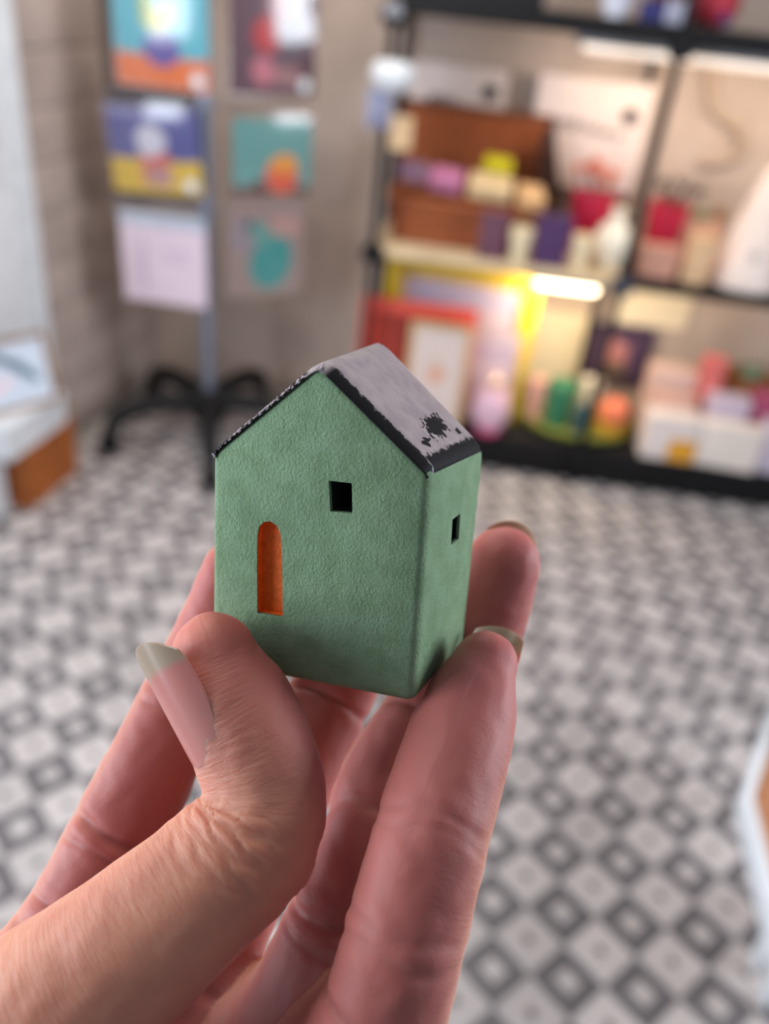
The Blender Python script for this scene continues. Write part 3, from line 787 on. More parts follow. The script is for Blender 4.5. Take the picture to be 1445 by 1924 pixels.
# --- small builders for what stands on the shelves
def frame_thing(name, label, uc, back, base, w, h, bar, dep, col, art, tilt=.12, group=None, rough=.5):
    t = thing(name, label, 'picture frame', rp(uc, back, base), group=group)
    t.rotation_euler = (-tilt, 0, YAW)
    m = mat(name + '_paint', col, rough, var=.08)
    for x in (-1, 1): obj('frame_rail', MB().box((x * (w - bar) / 2, 0, h / 2), (bar, dep, h), .004), m, t)
    for z in (bar / 2, h - bar / 2): obj('frame_rail', MB().box((0, 0, z), (w - 2 * bar, dep, bar), .004), m, t)
    obj('picture', MB().box((0, 0, 0), (w - 2 * bar + .004, .006, h - 2 * bar + .004)), art, t, loc=(0, dep * .25, h / 2))
    return t
def carton(name, label, cat, uc, back, base, w, d, h, col, band=None, rz=0.0, group=None, lidh=.25):
    t = thing(name, label, cat, rp(uc, back, base), YAW + rz, group)
    m = mat(name + '_card', col, .55, var=.06)
    obj('body', MB().box((0, 0, h * (1 - lidh) / 2), (w * .97, d * .97, h * (1 - lidh)), .003), m, t)
    obj('lid', MB().box((0, 0, h * (1 - lidh / 2)), (w, d, h * lidh), .004), m, t)
    if band: obj('label', MB().box((w * band[1], -d / 2 - .001, h * band[2]), (w * band[3], .003, h * band[4])), mat(name + '_band', band[0], .5), t)
    return t
def vessel(name, label, cat, uc, back, base, prof, col, rough=.3, inner=None, extra=None, group=None, m=None):
    t = thing(name, label, cat, rp(uc, back, base), group=group)
    m = m or mat(name + '_glaze', col, rough, var=.06)
    o = obj('body', MB().lathe(prof, 28), m, t)
    if inner: obj('filling', MB().lathe([(inner[0] * .2, inner[1] + .004), (inner[0], inner[1])][::-1] + [(0.0005, inner[1] + .006)], 20), mat(name + '_fill', inner[2], .8, var=.2), t)
    if extra: extra(t)
    return t

# --- middle shelf: wicker hamper with its lid up
M_WICKER = mat('wicker', (158, 84, 42), .65, var=.3, vscale=60, bump=.4, bscale=200, bdist=.002)
M_WICKERD = mat('wicker_dark', (74, 40, 26), .7, var=.3, vscale=60)
def hamper():
    u0, u1 = u_at(732, .15, S2 + .05), u_at(1004, .15, S2 + .05)
    w, d, hb = u1 - u0, .24, .135
    t = thing('wicker_hamper', 'brown wicker hamper with raised lid, full of wrapped gifts', 'basket', rp((u0 + u1) / 2, .205, S2))
    def ring(z, s=1.0, ph=0):
        pts = []
        n = 64
        for k in range(n):
            a = 2 * math.pi * k / n; c, s_ = math.cos(a), math.sin(a)
            r = (abs(c) ** 6 + abs(s_) ** 6) ** (-1 / 6); wv = .0045 * math.sin(k * math.pi / 2 + ph)
            pts.append(((w / 2 * s + wv) * r * c, (d / 2 * s + wv) * r * s_, z))
        return pts
    mb = MB(); rows = 12
    for i in range(rows): mb.tube(ring(.008 + hb * i / rows, .93 + .07 * i / rows, (i % 2) * math.pi), .0068, 6, True)
    mb.box((0, 0, .008), (w * .9, d * .9, .008))
    o = obj('woven_body', mb, M_WICKER, t)
    mb = MB()
    for k in range(0, 64, 4):
        a = ring(0, .93)[k]; b = ring(hb, 1.0)[k]; mb.tube([a, b], .005, 6)
    obj('stakes', mb, M_WICKERD, t)['kind'] = 'stuff'
    obj('rim', MB().tube(ring(hb + .006, 1.01), .012, 8, True), M_WICKER, t)
    # lid: stands up along the back edge, leaning against the wall side, seen from inside
    mb = MB(); lh = .27; rows = 17
    for i in range(rows):
        z = .02 + lh * i / rows; y = d / 2 + .01 + .03 * i / rows
        mb.tube([(-w / 2 + w * k / 40, y + .004 * math.sin(k * math.pi / 1.5 + i * math.pi), hb + z) for k in range(41)], .0095, 6)
    lid = obj('lid', mb, M_WICKER, t)
    obj('lid_frame', MB().tube([(-w / 2, d / 2 + .01, hb + .01), (-w / 2, d / 2 + .04, hb + lh), (w / 2, d / 2 + .04, hb + lh), (w / 2 + .01, d / 2 + .01, hb + .01)], .014, 8), M_WICKERD, lid)
    # slanted dark side panel that holds the lid
    mb = MB()
    for i in range(9):
        f = i / 8; mb.tube([(w / 2 + .004 + .004 * (i % 2), -d / 2 * (1 - f) * .3 + .02, hb + .012 + .02 * i), (w / 2 + .004, d / 2 + .03 * f, hb + .02 + .028 * i)], .012, 6)
    obj('side_panel', mb, M_WICKERD, lid)
    obj('gusset', MB().prism([(w / 2 - .02, hb + .02), (w / 2 + .075, hb + .03), (w / 2 + .005, hb + lh - .01), (w / 2 - .03, hb + lh - .02)], d / 2 - .06, d / 2 - .045), mat('dark_leather', (52, 28, 22), .7), lid)
hamper()
def pack(name, label, cat, px, py, back, w, d, h, col, rz=0, tilt=0, group='wrapped gifts in the hamper'):
    u = u_at(px, back, S2 + .15); hh = h_at(py, u, back)
    o = tag(obj(name, MB().box((0, 0, 0), (w, d, h), .012), mat(name + '_wrap', col, .4, var=.12, vscale=40), loc=rp(u, back, hh), rot=(tilt, .05, YAW + rz)), label, cat, group)
    return o
pack('gift_pouch', 'mauve wrapped pouch at the left end of the hamper', 'pouch', 772, 322, .12, .10, .07, .05, (146, 112, 134), .2, .3)
pack('gift_pouch', 'pink wrapped pouch in the middle of the hamper', 'pouch', 834, 338, .11, .11, .07, .055, (196, 122, 158), -.1, .4)
pack('gift_pouch', 'bright yellow pouch at the back of the hamper', 'pouch', 925, 318, .20, .095, .06, .065, (214, 200, 40), .1, .5)
pack('gift_pouch', 'cream paper packet in the hamper below the yellow pouch', 'packet', 916, 352, .11, .145, .09, .05, (226, 196, 150), 0, .35)
pack('gift_pouch', 'pale buff packet at the right end of the hamper', 'packet', 992, 372, .11, .085, .09, .05, (222, 178, 128), .2, .4)

# --- printed cards on the wall behind the middle shelf
M_CARD = mat('white_card', (226, 210, 204), .6, var=.03)
M_INK = mat('grey_ink', (104, 90, 86), .8); M_INKB = mat('black_ink', (46, 40, 40), .8)
def wall_card(px0, px1, py0, py1, label, sc, b):
    uc = u_at((px0 + px1) / 2, b, 1.2); w = u_at(px1, b, 1.2) - u_at(px0, b, 1.2)
    zt, zb = h_at(py0, uc, b), h_at(py1, uc, b)
    t = thing('printed_card', label, 'card', rp(uc, b, zb), group='white printed cards behind the middle shelf')
    h = zt - zb
    obj('card', MB().box((0, 0, h / 2), (w, .008, h), .002), M_CARD, t)
    # a line of loose handwriting and a small round star emblem
    mb = MB(); x = -.30 * w; y = -.008; z0 = h * sc
    strokes = [[(0, 0), (.006, .03), (.010, .0)], [(.02, .028), (.028, -.002), (.04, .03), (.03, .022)], [(.05, -.01), (.058, .034), (.068, .03), (.05, .012), (.07, .012)],
               [(.085, .0), (.088, .032)], [(.1, .0), (.108, .02), (.116, .0), (.126, .018), (.135, .0)], [(.15, .016), (.145, .0), (.16, .0), (.165, .016)], [(.18, -.004), (.19, .012), (.2, -.004)]]
    for s in strokes: mb.tube([(x + a * w / .34, y, z0 - a * .06 + c) for a, c in s], .0042, 5)
    obj('lettering', mb, M_INK, t)
    mb = MB()
    for k in range(5):
        a = k * math.pi / 5; mb.tube([(w * .33 - .027 * math.cos(a), y, z0 + .055 - .027 * math.sin(a)), (w * .33 + .027 * math.cos(a), y, z0 + .055 + .027 * math.sin(a))], .005, 5)
    mb.lathe([(.001, -.006), (.018, -.004), (.018, .004), (.001, .006)], 12, (w * .33, y, z0 + .055))
    obj('emblem', mb, M_INKB, t)
wall_card(768, 948, 122, 252, 'white printed card on the wall above the wicker hamper', .42, WB - .03)
wall_card(1002, 1216, 148, 352, 'larger white printed card on the wall beside the rack post', .55, RD - .03)

# --- more on the middle shelf
def sprigs(col, leaf, n, r0, z0, hgt, seed):
    def f(t):
        rd = random.Random(seed); mb = MB(); lf = MB()
        for k in range(n):
            a = rd.uniform(0, 6.28); s = rd.uniform(.3, 1); p0 = (r0 * .4 * math.cos(a), r0 * .4 * math.sin(a), z0 - .02); p1 = (r0 * 1.3 * s * math.cos(a), r0 * 1.3 * s * math.sin(a), z0 + hgt * rd.uniform(.5, 1))
            mb.tube([p0, p1], .003, 5)
            for q in range(3):
                c = Vector(p1) + Vector((rd.uniform(-.012, .012), rd.uniform(-.012, .012), rd.uniform(-.012, .012)))
                lf.lathe([(.002, -.012), (.010, 0), (.002, .012)], 7, tuple(c))
        obj('stems', mb, mat('stem_green', (70, 62, 44), .7), t)['kind'] = 'stuff'
        obj('blossoms', lf, mat('dried_blossom_%d' % seed, col, .7, var=.3), t)['kind'] = 'stuff'
    return f
def pot_prof(r, h, k=.72): return [(r * k * .2, 0), (r * k, 0), (r * k, .006), (r, h - .006), (r, h), (r * .9, h), (r * .85, h - .012), (.001, h - .014)]
u, w, h = span(1058, 1144, 362, .28, S2); vessel('flower_pot', 'crimson pot with orange dried flowers beside the hamper', 'pot', u, .28, S2, pot_prof(w / 2, h), (190, 28, 66), .4, extra=sprigs((214, 92, 48), 0, 9, w / 2, h, .085, 3), group='crimson pots on the middle shelf')
u, w, h = span(1200, 1276, 382, .26, S2); vessel('flower_pot', 'crimson pot with dark leaves right of the middle post', 'pot', u, .26, S2, pot_prof(w / 2, h), (196, 30, 66), .4, extra=sprigs((70, 62, 58), 0, 8, w / 2, h, .075, 5), group='crimson pots on the middle shelf')
u, w, h = span(1000, 1066, 405, .035, S2); carton('gift_box', 'dark violet gift box in front of the crimson pot', 'box', u, .035, S2, w, .05, h, (78, 48, 92), group='small gift boxes on the middle shelf')
u, w, h = span(898, 950, 398, .035, S2); carton('gift_box', 'small plum gift box in front of the hamper', 'box', u, .03, S2, w, .05, h, (106, 66, 82), group='small gift boxes on the middle shelf')
u, w, h = span(955, 998, 428, .02, S2); vessel('cream_cup', 'cream ceramic cup between the two dark gift boxes', 'cup', u, .022, S2, pot_prof(w / 2, h, .6), (240, 222, 184))
u, w, h = span(1070, 1113, 445, .03, S2); vessel('cream_cup', 'cream ceramic cup at the foot of the white vase', 'cup', u, .04, S2, pot_prof(w / 2, h, .6), (240, 222, 184))
u, w, h = span(1112, 1190, 400, .05, S2)
vessel('white_vase', 'white round-bellied vase just left of the middle post', 'vase', u, .12, S2, [(.001, 0), (w * .3, 0), (w * .48, h * .25), (w * .5, h * .4), (w * .38, h * .65), (w * .16, h * .82), (w * .15, h * .92), (w * .2, h), (w * .12, h), (.001, h * .9)], (244, 236, 216), .35)
for px, lab, c in ((1294, 'small pale jar with green cap right of the crimson pot', (126, 136, 92)), (1328, 'small pale jar with brown cap beside the white cone', (150, 110, 70))):
    u, w, h = span(px - 15, px + 15, 392, .25, S2)
    vessel('small_jar', lab, 'jar', u, .25, S2, [(.001, 0), (w * .45, 0), (w * .5, h * .1), (w * .5, h * .7), (w * .35, h * .8), (w * .35, h * .84), (.001, h * .84)], (222, 176, 146), .3,
           extra=lambda t, w=w, h=h, c=c: obj('cap', MB().lathe([(.001, h * .83), (w * .38, h * .83), (w * .38, h), (.001, h)], 16), mat('jar_cap', c, .5), t), group='small jars on the middle shelf')
u, w, h = span(1200, 1272, 462, .06, S2); carton('soap_box', 'low rosy beige box in front of the right crimson pot', 'box', u, .07, S2, w, .07, h, (206, 150, 128))
u, w, h = span(1284, 1330, 445, .04, S2); carton('soap_box', 'low peach coloured box in front of the small jars', 'box', u, .05, S2, w, .06, h, (226, 186, 144))
u, w, h = span(1335, 1480, 318, .09, S2)
t = thing('paper_cone', 'tall white paper cone with a faint grey mark at the right edge', 'cone', rp(u, .14, S2))
obj('cone', MB().lathe([(.001, 0), (w / 2, 0), (w / 2, .004), (w * .36, h * .35), (w * .12, h * .97), (.001, h)], 32), mat('cone_paper', (240, 222, 212), .6), t)
obj('mark', MB().lathe([(.001, -.004), (.022, -.002), (.022, .002), (.001, .004)], 14, (0, 0, 0)), mat('cone_mark', (196, 186, 180), .7), t, loc=(-.01, -w * .37, h * .3), rot=(math.radians(72), 0, 0))
# cable on the wall
def wall_cable():
    pts = [(1335, 118), (1336, 180), (1345, 212), (1380, 236), (1396, 262), (1385, 292), (1350, 304), (1318, 306)]
    b = WB - .02; P = []
    for x, y in pts:
        a, h, _ = rk(x, y, b); P.append((a, h))
    P = np.array(P); Q, _ = catmull(P, 6)
    tag(obj('wall_cable', MB().tube([tuple(rp(a, b, h)) for a, h in Q], .014, 8), mat('beige_cable', (188, 166, 146), .6)), 'thick beige cable looping over the wall right of the post', 'cable')
wall_cable()

# --- below: leaning frames and the tray on the bottom shelf
art_y = print_mat('frame_print', (196, 178, 190), [('r', 0, -.02, .5, .018, (214, 168, 132)), ('e', .05, -.12, .16, .08, (206, 184, 186)), ('r', .1, .16, .3, .03, (176, 166, 190))])
u0, u1 = u_at(722, .15, .6), u_at(1012, .15, .6); hy = h_at(500, (u0 + u1) / 2, .16) - S1
frame_thing('yellow_frame', 'large yellow picture frame leaning at the back of the bottom shelf', (u0 + u1) / 2, .165, S1, u1 - u0, hy, .062, .03, (206, 172, 24), art_y, .03).rotation_euler.z -= .06
art_r = print_mat('red_inner_shade', (176, 62, 48), [('r', .02, 0, .08, .3, (150, 40, 34))])  # deep red band paints the shadow inside the frame
u0, u1 = u_at(676, .06, .5), u_at(892, .06, .5)
frame_thing('red_frame', 'coral red picture frame standing in front of the yellow one', (u0 + u1) / 2, .065, S1, u1 - u0, h_at(572, (u0 + u1) / 2, .07) - S1, .05, .03, (226, 84, 68), art_r, .07)
art_w = print_mat('small_print', (222, 204, 196), [('e', .0, .0, .03, .03, (224, 158, 128)), ('e', -.01, .05, .03, .012, (214, 190, 178))])
u0, u1 = u_at(764, .02, .4), u_at(880, .02, .4)
frame_thing('framed_card', 'small cream framed print with an orange spot before the red frame', (u0 + u1) / 2, .025, S1, u1 - u0, h_at(612, (u0 + u1) / 2, .025) - S1, .016, .018, (206, 168, 112), art_w, .06)
u0, u1 = u_at(884, .05, .4), u_at(972, .05, .4)
art_l = print_mat('lavender_print', (196, 178, 190), [('r', 0, .1, .2, .02, (176, 160, 184))])
frame_thing('lavender_frame', 'narrow pale lavender print standing before the yellow frame', (u0 + u1) / 2, .11, S1, u1 - u0, h_at(636, (u0 + u1) / 2, .06) - S1, .008, .012, (206, 192, 198), art_l, .06)
art_d = print_mat('dark_print', (88, 66, 92), [('e', -.01, -.0, .055, .06, (186, 124, 122)), ('e', 0.0, -.07, .06, .03, (110, 92, 70))])
u0, u1 = u_at(1112, .44, .5), u_at(1236, .44, .5); uc = (u0 + u1) / 2
hd = h_at(715, uc, .445)
frame_thing('dark_frame', 'dark violet picture frame hanging on the wall behind the middle post', uc, .445, hd, u1 - u0, h_at(612, uc, .445) - hd, .026, .02, (58, 40, 72), art_d, .0)
# white papers pinned behind, brightly lit
for px0, px1, py0, py1, lab in ((1165, 1300, 535, 612, 'white paper sheet pinned on the wall right of the middle post'), (1015, 1120, 585, 720, 'cream paper sheet pinned on the wall under the bright lamp')):
    b = WB - .012; uc = u_at((px0 + px1) / 2, b, .6); w = u_at(px1, b, .6) - u_at(px0, b, .6); zt, zb = h_at(py0, uc, b), h_at(py1, uc, b)
    t = thing('paper_sheet', lab, 'paper', rp(uc, b, zb), group='paper sheets pinned behind the bottom shelf')
    obj('sheet', MB().box((0, 0, (zt - zb) / 2), (w, .003, zt - zb)), mat('sheet_paper', (236, 222, 194), .7), t); obj('pin', MB().lathe([(.001, 0), (.005, .001), (.005, .006), (.001, .008)], 10), M_INKB, t, loc=(0, -.003, zt - zb - .015), rot=(math.pi / 2, 0, 0))
u, w, h = span(882, 956, 735, .0, S1)
def vase_foot(t, h=h, w=w):
    obj('stopper', MB().lathe([(.0008, -.03)] + [(.03 * math.sin(a), -.03 * math.cos(a)) for a in np.linspace(.1, math.pi - .1, 12)] + [(.0008, .03)], 18, (0, 0, h + .022)), mat('stopper_glass', (238, 210, 186), .05, .3), t)
    obj('foot', MB().lathe([(.001, 0), (.045, 0), (.05, .012), (.04, .03), (.001, .032)], 24), mat('magenta_glass', (212, 54, 120), .25), t)
vessel('glass_vase', 'pale pink glass vase with magenta foot at the front of the shelf', 'vase', u, .03, S1, [(.001, .03), (w * .36, .03), (w * .5, h * .45), (w * .42, h * .8), (w * .3, h), (w * .26, h), (.001, h * .5)], (222, 182, 200), .12, extra=vase_foot)

# tray with cups
ut = u_at(1080, .2, S1); wt = .193
t = thing('round_tray', 'round yellow green tray holding cups on the bottom shelf', 'tray', rp(ut, .209, S1))
obj('tray', MB().lathe([(.001, 0), (wt * .9, 0), (wt, .02), (wt, .034), (wt - .012, .034), (wt - .02, .012), (.001, .010)], 40, sx=1.18), mat('tray_green', (126, 132, 58), .4, var=.1), t)
for k, (px, py, back, r, hh, col, lab, cat) in enumerate((
    (1046, 0, .15, .056, .17, (54, 124, 92), 'tall green tumbler standing on the round tray', 'cup'),
    (1090, 0, .105, .034, .10, (52, 92, 104), 'short dark teal cup at the front of the tray', 'cup'),
    (1100, 0, .22, .042, .17, (236, 226, 206), 'white mug at the back of the round tray', 'cup'),
    (1002, 0, .16, .030, .17, (226, 172, 160), 'pale pink candle at the left of the tray', 'candle'),
    (1148, 0, .15, .056, .12, (240, 132, 96), 'round coral bowl with yellow base on the tray', 'bowl'))):
    u = u_at(px, back, S1 + .05)
    if cat == 'bowl':
        vessel('coral_bowl', lab, cat, u, back, S1 + .012, [(.001, .03), (r * .8, .03), (r, .06), (r * 1.02, .085), (r * .9, .115), (r * .6, .128), (r * .5, .118), (.001, .08)], col, .35,
               extra=lambda t, r=r: obj('base', MB().lathe([(.001, 0), (r * .9, 0), (r * 1.0, .03), (r * .9, .05), (.001, .05)], 28), mat('yellow_base', (232, 176, 60), .4), t))
    elif cat == 'candle':
        vessel('candle', lab, cat, u, back, S1 + .012, [(.001, 0), (r, 0), (r, hh), (r * .85, hh), (.001, hh - .01)], col, .4, extra=lambda t, hh=hh: obj('wick', MB().tube([(0, 0, hh - .01), (.001, 0, hh + .012)], .0015, 6), M_INKB, t))
    else:
        vessel('tray_cup', lab, cat, u, back, S1 + .012, pot_prof(r, hh, .8), col, .3, group='cups on the round tray')
# right-hand pile on the bottom shelf
u, w, h = span(1204, 1302, 785, .03, S1); carton('flat_box', 'white box with a yellow and orange corner at the front of the shelf', 'box', u, .045, S1, w, .11, h + .01, (232, 218, 212), ((224, 158, 40), .24, .28, .5, .5), group='white boxes at the front of the bottom shelf')
u, w, h = span(1305, 1420, 800, .02, S1); carton('flat_box', 'plain white box at the front edge, lower right of the shelf', 'box', u, .03, S1, w, .085, h, (234, 222, 212), rz=-.08, group='white boxes at the front of the bottom shelf')
u, w, h = span(1196, 1280, 690, .23, S1); carton('tall_box', 'blush coloured box behind the white box with yellow corner', 'box', u, .235, S1, w, .1, h, (222, 190, 178), lidh=.3)
u, w, h = span(1284, 1322, 672, .2, S1); carton('slim_box', 'slim coral pink box standing upright at the back', 'box', u, .2, S1, w, .07, h, (222, 116, 112), lidh=.15)
u, w, h = span(1332, 1422, 705, .29, S1)
t = vessel('fruit_bowl', 'brown wooden bowl holding a green ornament on the right', 'bowl', u, .295, S1, [(.001, 0), (w * .25, 0), (w * .5, h * .75), (w * .54, h), (w * .48, h), (w * .3, h * .5), (.001, h * .4)], (176, 116, 66), .5)
tag(obj('green_ornament', MB().lathe([(.001, -.04)] + [(.05 * math.sin(a), -.04 * math.cos(a)) for a in np.linspace(.2, math.pi - .2, 10)] + [(.001, .04)], 18), mat('ornament_green', (110, 128, 104), .5, var=.2), loc=rp(u, .295, S1 + h * 1.02)), 'dull green round ornament resting in the wooden bowl', 'ornament')
u, w, h = span(1308, 1382, 745, .12, S1); carton('soft_box', 'pale lavender box in front of the wooden bowl', 'box', u, .126, S1, w, .076, h, (204, 188, 204))
u, w, h = span(1390, 1480, 748, .12, S1); carton('magenta_box', 'magenta box at the right edge of the shelf', 'box', u, .15, S1, w, .09, h, (176, 78, 112))
u, w, h = span(1215, 1290, 748, .11, S1); carton('soft_box', 'low pink beige box between the tray and the slim box', 'box', u, .14, S1, w, .05, h, (220, 176, 160))
u, w, h = span(1420, 1500, 800, .03, S1); carton('flat_box', 'lavender white box at the far right of the shelf front', 'box', u, .045, S1, w, .09, h, (206, 194, 210), group='white boxes at the front of the bottom shelf')

# top shelf
T3 = S3 + .03
u, w, h = span(1128, 1192, -14, .06, T3); vessel('top_cup', 'pale blue white bowl on the top shelf', 'bowl', u, .06, T3, pot_prof(w / 2, max(h, .05), .6), (216, 218, 232))
u, w, h = span(1206, 1252, 0, .05, T3); carton('navy_box', 'small navy box on the top shelf', 'box', u, .05, T3, w, .05, max(h, .05), (44, 46, 104))
u, w, h = span(1254, 1290, 0, .045, T3); carton('pale_box', 'small pale blue box beside the navy box up top', 'box', u, .045, T3, w, .04, max(h, .045), (190, 194, 216))
u, w, h = span(1228, 1320, -60, .22, T3); carton('maroon_box', 'dark maroon box standing behind on the top shelf', 'box', u, .24, T3, w, .12, .16, (104, 40, 34))
u, w, h = span(1300, 1388, -60, .1, T3)
t = thing('round_pouf', 'round red and pink fabric ball on the top shelf', 'ball', rp(u, .1, T3))
obj('ball', MB().lathe([(.001, 0)] + [(w / 2 * math.sin(a), w / 2 - w / 2 * math.cos(a)) for a in np.linspace(.15, math.pi - .15, 14)] + [(.001, w)], 24), mat('red_fabric', (176, 46, 62), .7, var=.2), t)
obj('sash', MB().lathe([(w * .502 * math.sin(a), w / 2 - w * .502 * math.cos(a)) for a in np.linspace(.75, 1.25, 6)], 24), mat('violet_sash', (112, 62, 128), .7), t, rot=(0, .5, 0), loc=(-.02, 0, .01))
u, w, h = span(775, 1030, -60, .12, T3); carton('black_crate', 'long black crate on the left of the top shelf', 'crate', u, .14, T3, w, .2, .15, (22, 21, 24))
# things clipped to the left front post
pu = -.84
t = thing('clip_lamp', 'white oval clip lamp on the left rack post', 'lamp', rp(pu + .015, -.05, h_at(140, pu, -.05)))
obj('shade', MB().lathe([(.002, -.04), (.05, -.038), (.066, -.01), (.066, .015), (.05, .036), (.002, .04)], 24), M_WHITE, t)
obj('clip', MB().box((-.012, .045, 0), (.02, .05, .02), .003), M_BLACK, t)
t = thing('hang_tag', 'blue grey swing tag hanging from the left rack post', 'tag', rp(pu - .02, -.03, h_at(242, pu, -.03)), group='swing tags on the left rack post')
obj('tag', MB().box((0, 0, .055), (.075, .006, .11), .002), print_mat('tag_print', (156, 158, 184), [('e', 0, .01, .02, .03, (110, 112, 140)), ('e', .012, -.035, .014, .012, (150, 172, 130))]), t)
obj('string', MB().tube([(0, 0, .11), (.012, .01, .15)], .0015, 5), M_INKB, t)
t = thing('hang_tag', 'cream swing tag hanging from the left rack post', 'tag', rp(pu + .055, -.028, h_at(282, pu + .05, -.028)), group='swing tags on the left rack post')
obj('tag', MB().box((0, 0, .05), (.07, .006, .10), .002), mat('cream_tag', (226, 190, 146), .6), t)
obj('string', MB().tube([(0, 0, .10), (-.04, .008, .15)], .0015, 5), M_INKB, t)
tag(obj('post_cap', MB().lathe([(.002, 0), (.028, 0), (.03, .012), (.026, .03), (.002, .034)], 20), M_LEDBODY, loc=rp(pu, -.03, h_at(30, pu, -.03))), 'round grey knob high on the left rack post', 'knob')

# ================================================================== card spinner on the left
SP = np.array([-.70, 2.85, 0.0])
M_CHROME = mat('brushed_steel', (150, 158, 176), .32, .75)
sp = thing('card_spinner', 'floor standing card spinner with steel pole and black wheeled base', 'display stand', SP)
obj('pole', MB().lathe([(.001, .16), (.024, .16), (.024, 1.75), (.001, 1.75)], 20), M_CHROME, sp)
obj('hub', MB().lathe([(.001, .09), (.06, .09), (.07, .12), (.06, .17), (.035, .21), (.001, .21)], 24), M_BLACK, sp)
for k in range(5):
    a = math.radians(212 + 72 * k) - YAW; c, s = math.cos(a), math.sin(a)
    lg = obj('leg', MB().tube([(.04 * c, .04 * s, .16), (.14 * c, .14 * s, .175), (.26 * c, .26 * s, .17), (.34 * c, .34 * s, .14), (.375 * c, .375 * s, .075)], [.036, .036, .035, .032, .026], 10), M_BLACK, sp)
    mb = MB().lathe([(.001, -.02), (.034, -.02), (.04, -.012), (.04, .012), (.034, .02), (.001, .02)], 20)
    cs = obj('caster', mb, M_BLACK, lg, loc=(.375 * c, .375 * s, .041), rot=(math.pi / 2, 0, a + .5))
for h in (1.49, 1.17, .85):
    obj('wire_arm', MB().tube([(0, -.02, h), (-.30, -.03, h)], .004, 6).tube([(0, -.02, h), (-.02, -.03, h - .03), (-.30, -.034, h - .03)], .003, 6), M_CHROME, sp)
    obj('wire_arm', MB().tube([(.02, 0, h), (.27, .18, h)], .004, 6), M_CHROME, sp)
obj('back_panel', MB().box((-.155, -.015, 1.19), (.31, .012, .66), .003), mat('dark_panel', (92, 76, 66), .6), sp)
M_FILM = clear_film('clear_sleeve', gloss=.10, rough=.12)
def art_card(label, x0, x1, z0, z1, art, ang=0.0, tilt=0.0, y=-.045, shear=0, tagc=True):
    w, h = x1 - x0, z1 - z0; xc = (x0 + x1) / 2
    ca, sa = math.cos(YAW), math.sin(YAW); loc = SP + np.array([xc * ca - y * sa, xc * sa + y * ca, z0])
    t = thing('art_card', label, 'card', loc, group='art cards in clear sleeves on the spinner'); t.rotation_euler = (tilt, shear, YAW + ang)
    obj('print', MB().box((0, 0, 0), (w, .003, h)), art, t, loc=(0, 0, h / 2))
    obj('sleeve', MB().box((0, 0, 0), (w + .012, .007, h + .02), .001), M_FILM, t, loc=(0, 0, h / 2 + .006))
    if tagc: obj('price_sticker', MB().lathe([(.001, 0), (.02, 0), (.02, .001), (.001, .001)], 16), M_WHITE, t, loc=(w * .38, -.005, h * .12), rot=(math.pi / 2, 0, 0))
art_card('square card with a yellow plant in a purple pot on teal and orange', -.255, .03, 1.205, 1.475,
         print_mat('card_plant', (92, 178, 196), [('r', 0, -.105, .2, .055, (226, 118, 60)), ('e', .0, -.03, .058, .045, (98, 84, 158)), ('e', -.015, .045, .045, .03, (196, 186, 50)), ('e', -.04, .08, .018, .04, (176, 186, 56)), ('e', .025, .065, .02, .03, (206, 190, 50))]), tilt=.05)
art_card('square card with a white blob over a red cup on blue and yellow', -.288, .005, .895, 1.150,
         print_mat('card_cup', (84, 84, 146), [('r', 0, -.09, .2, .065, (216, 178, 50)), ('r', .0, -.05, .045, .045, (206, 98, 88)), ('r', .01, -.075, .04, .03, (186, 138, 134)), ('e', -.01, .03, .05, .048, (206, 204, 218)), ('r', -.1, .115, .2, .012, (140, 138, 180))]), shear=-.05, tilt=.04)
art_card('pale pink square card on the lowest spinner arm', -.278, .012, .530, .830,
         print_mat('card_pink', (240, 218, 232), [('r', 0, .13, .2, .02, (196, 206, 222)), ('r', -.07, -.02, .006, .09, (196, 180, 206)), ('r', .05, .0, .05, .004, (200, 182, 204)), ('r', .05, .03, .05, .004, (200, 182, 204))]), tilt=.03, tagc=False)
art_card('dark maroon card with red and pink shapes, upper right of the pole', .055, .335, 1.205, 1.50,
         print_mat('card_maroon', (92, 62, 74), [('e', -.02, .02, .05, .05, (176, 44, 50)), ('e', .06, .03, .05, .06, (58, 34, 58)), ('e', -.03, -.08, .04, .04, (186, 110, 122)), ('e', .02, .1, .05, .03, (130, 40, 54)), ('e', .05, -.09, .05, .03, (150, 108, 110))]), ang=.6, y=.08)
art_card('teal card with an orange fruit, right of the pole', .065, .335, .905, 1.140,
         print_mat('card_fruit', (98, 150, 148), [('r', 0, -.11, .2, .02, (98, 62, 52)), ('e', .035, -.055, .055, .055, (212, 84, 54)), ('e', .04, -.02, .05, .03, (222, 146, 56)), ('e', -.04, -.10, .03, .03, (92, 44, 34))]), ang=.6, y=.08, tagc=False)
art_card('card with torn teal and pink paper shapes, lower right of the pole', .045, .325, .565, .885,
         print_mat('card_torn', (150, 128, 122), [('e', .02, -.04, .075, .10, (38, 138, 136), -.25), ('e', -.08, .05, .05, .06, (140, 128, 136)), ('e', .07, .075, .06, .04, (176, 138, 132)), ('e', -.06, .08, .016, .02, (56, 66, 80)), ('e', -.02, .05, .03, .05, (86, 146, 138), .5)]), ang=.6, y=.08, tagc=False)

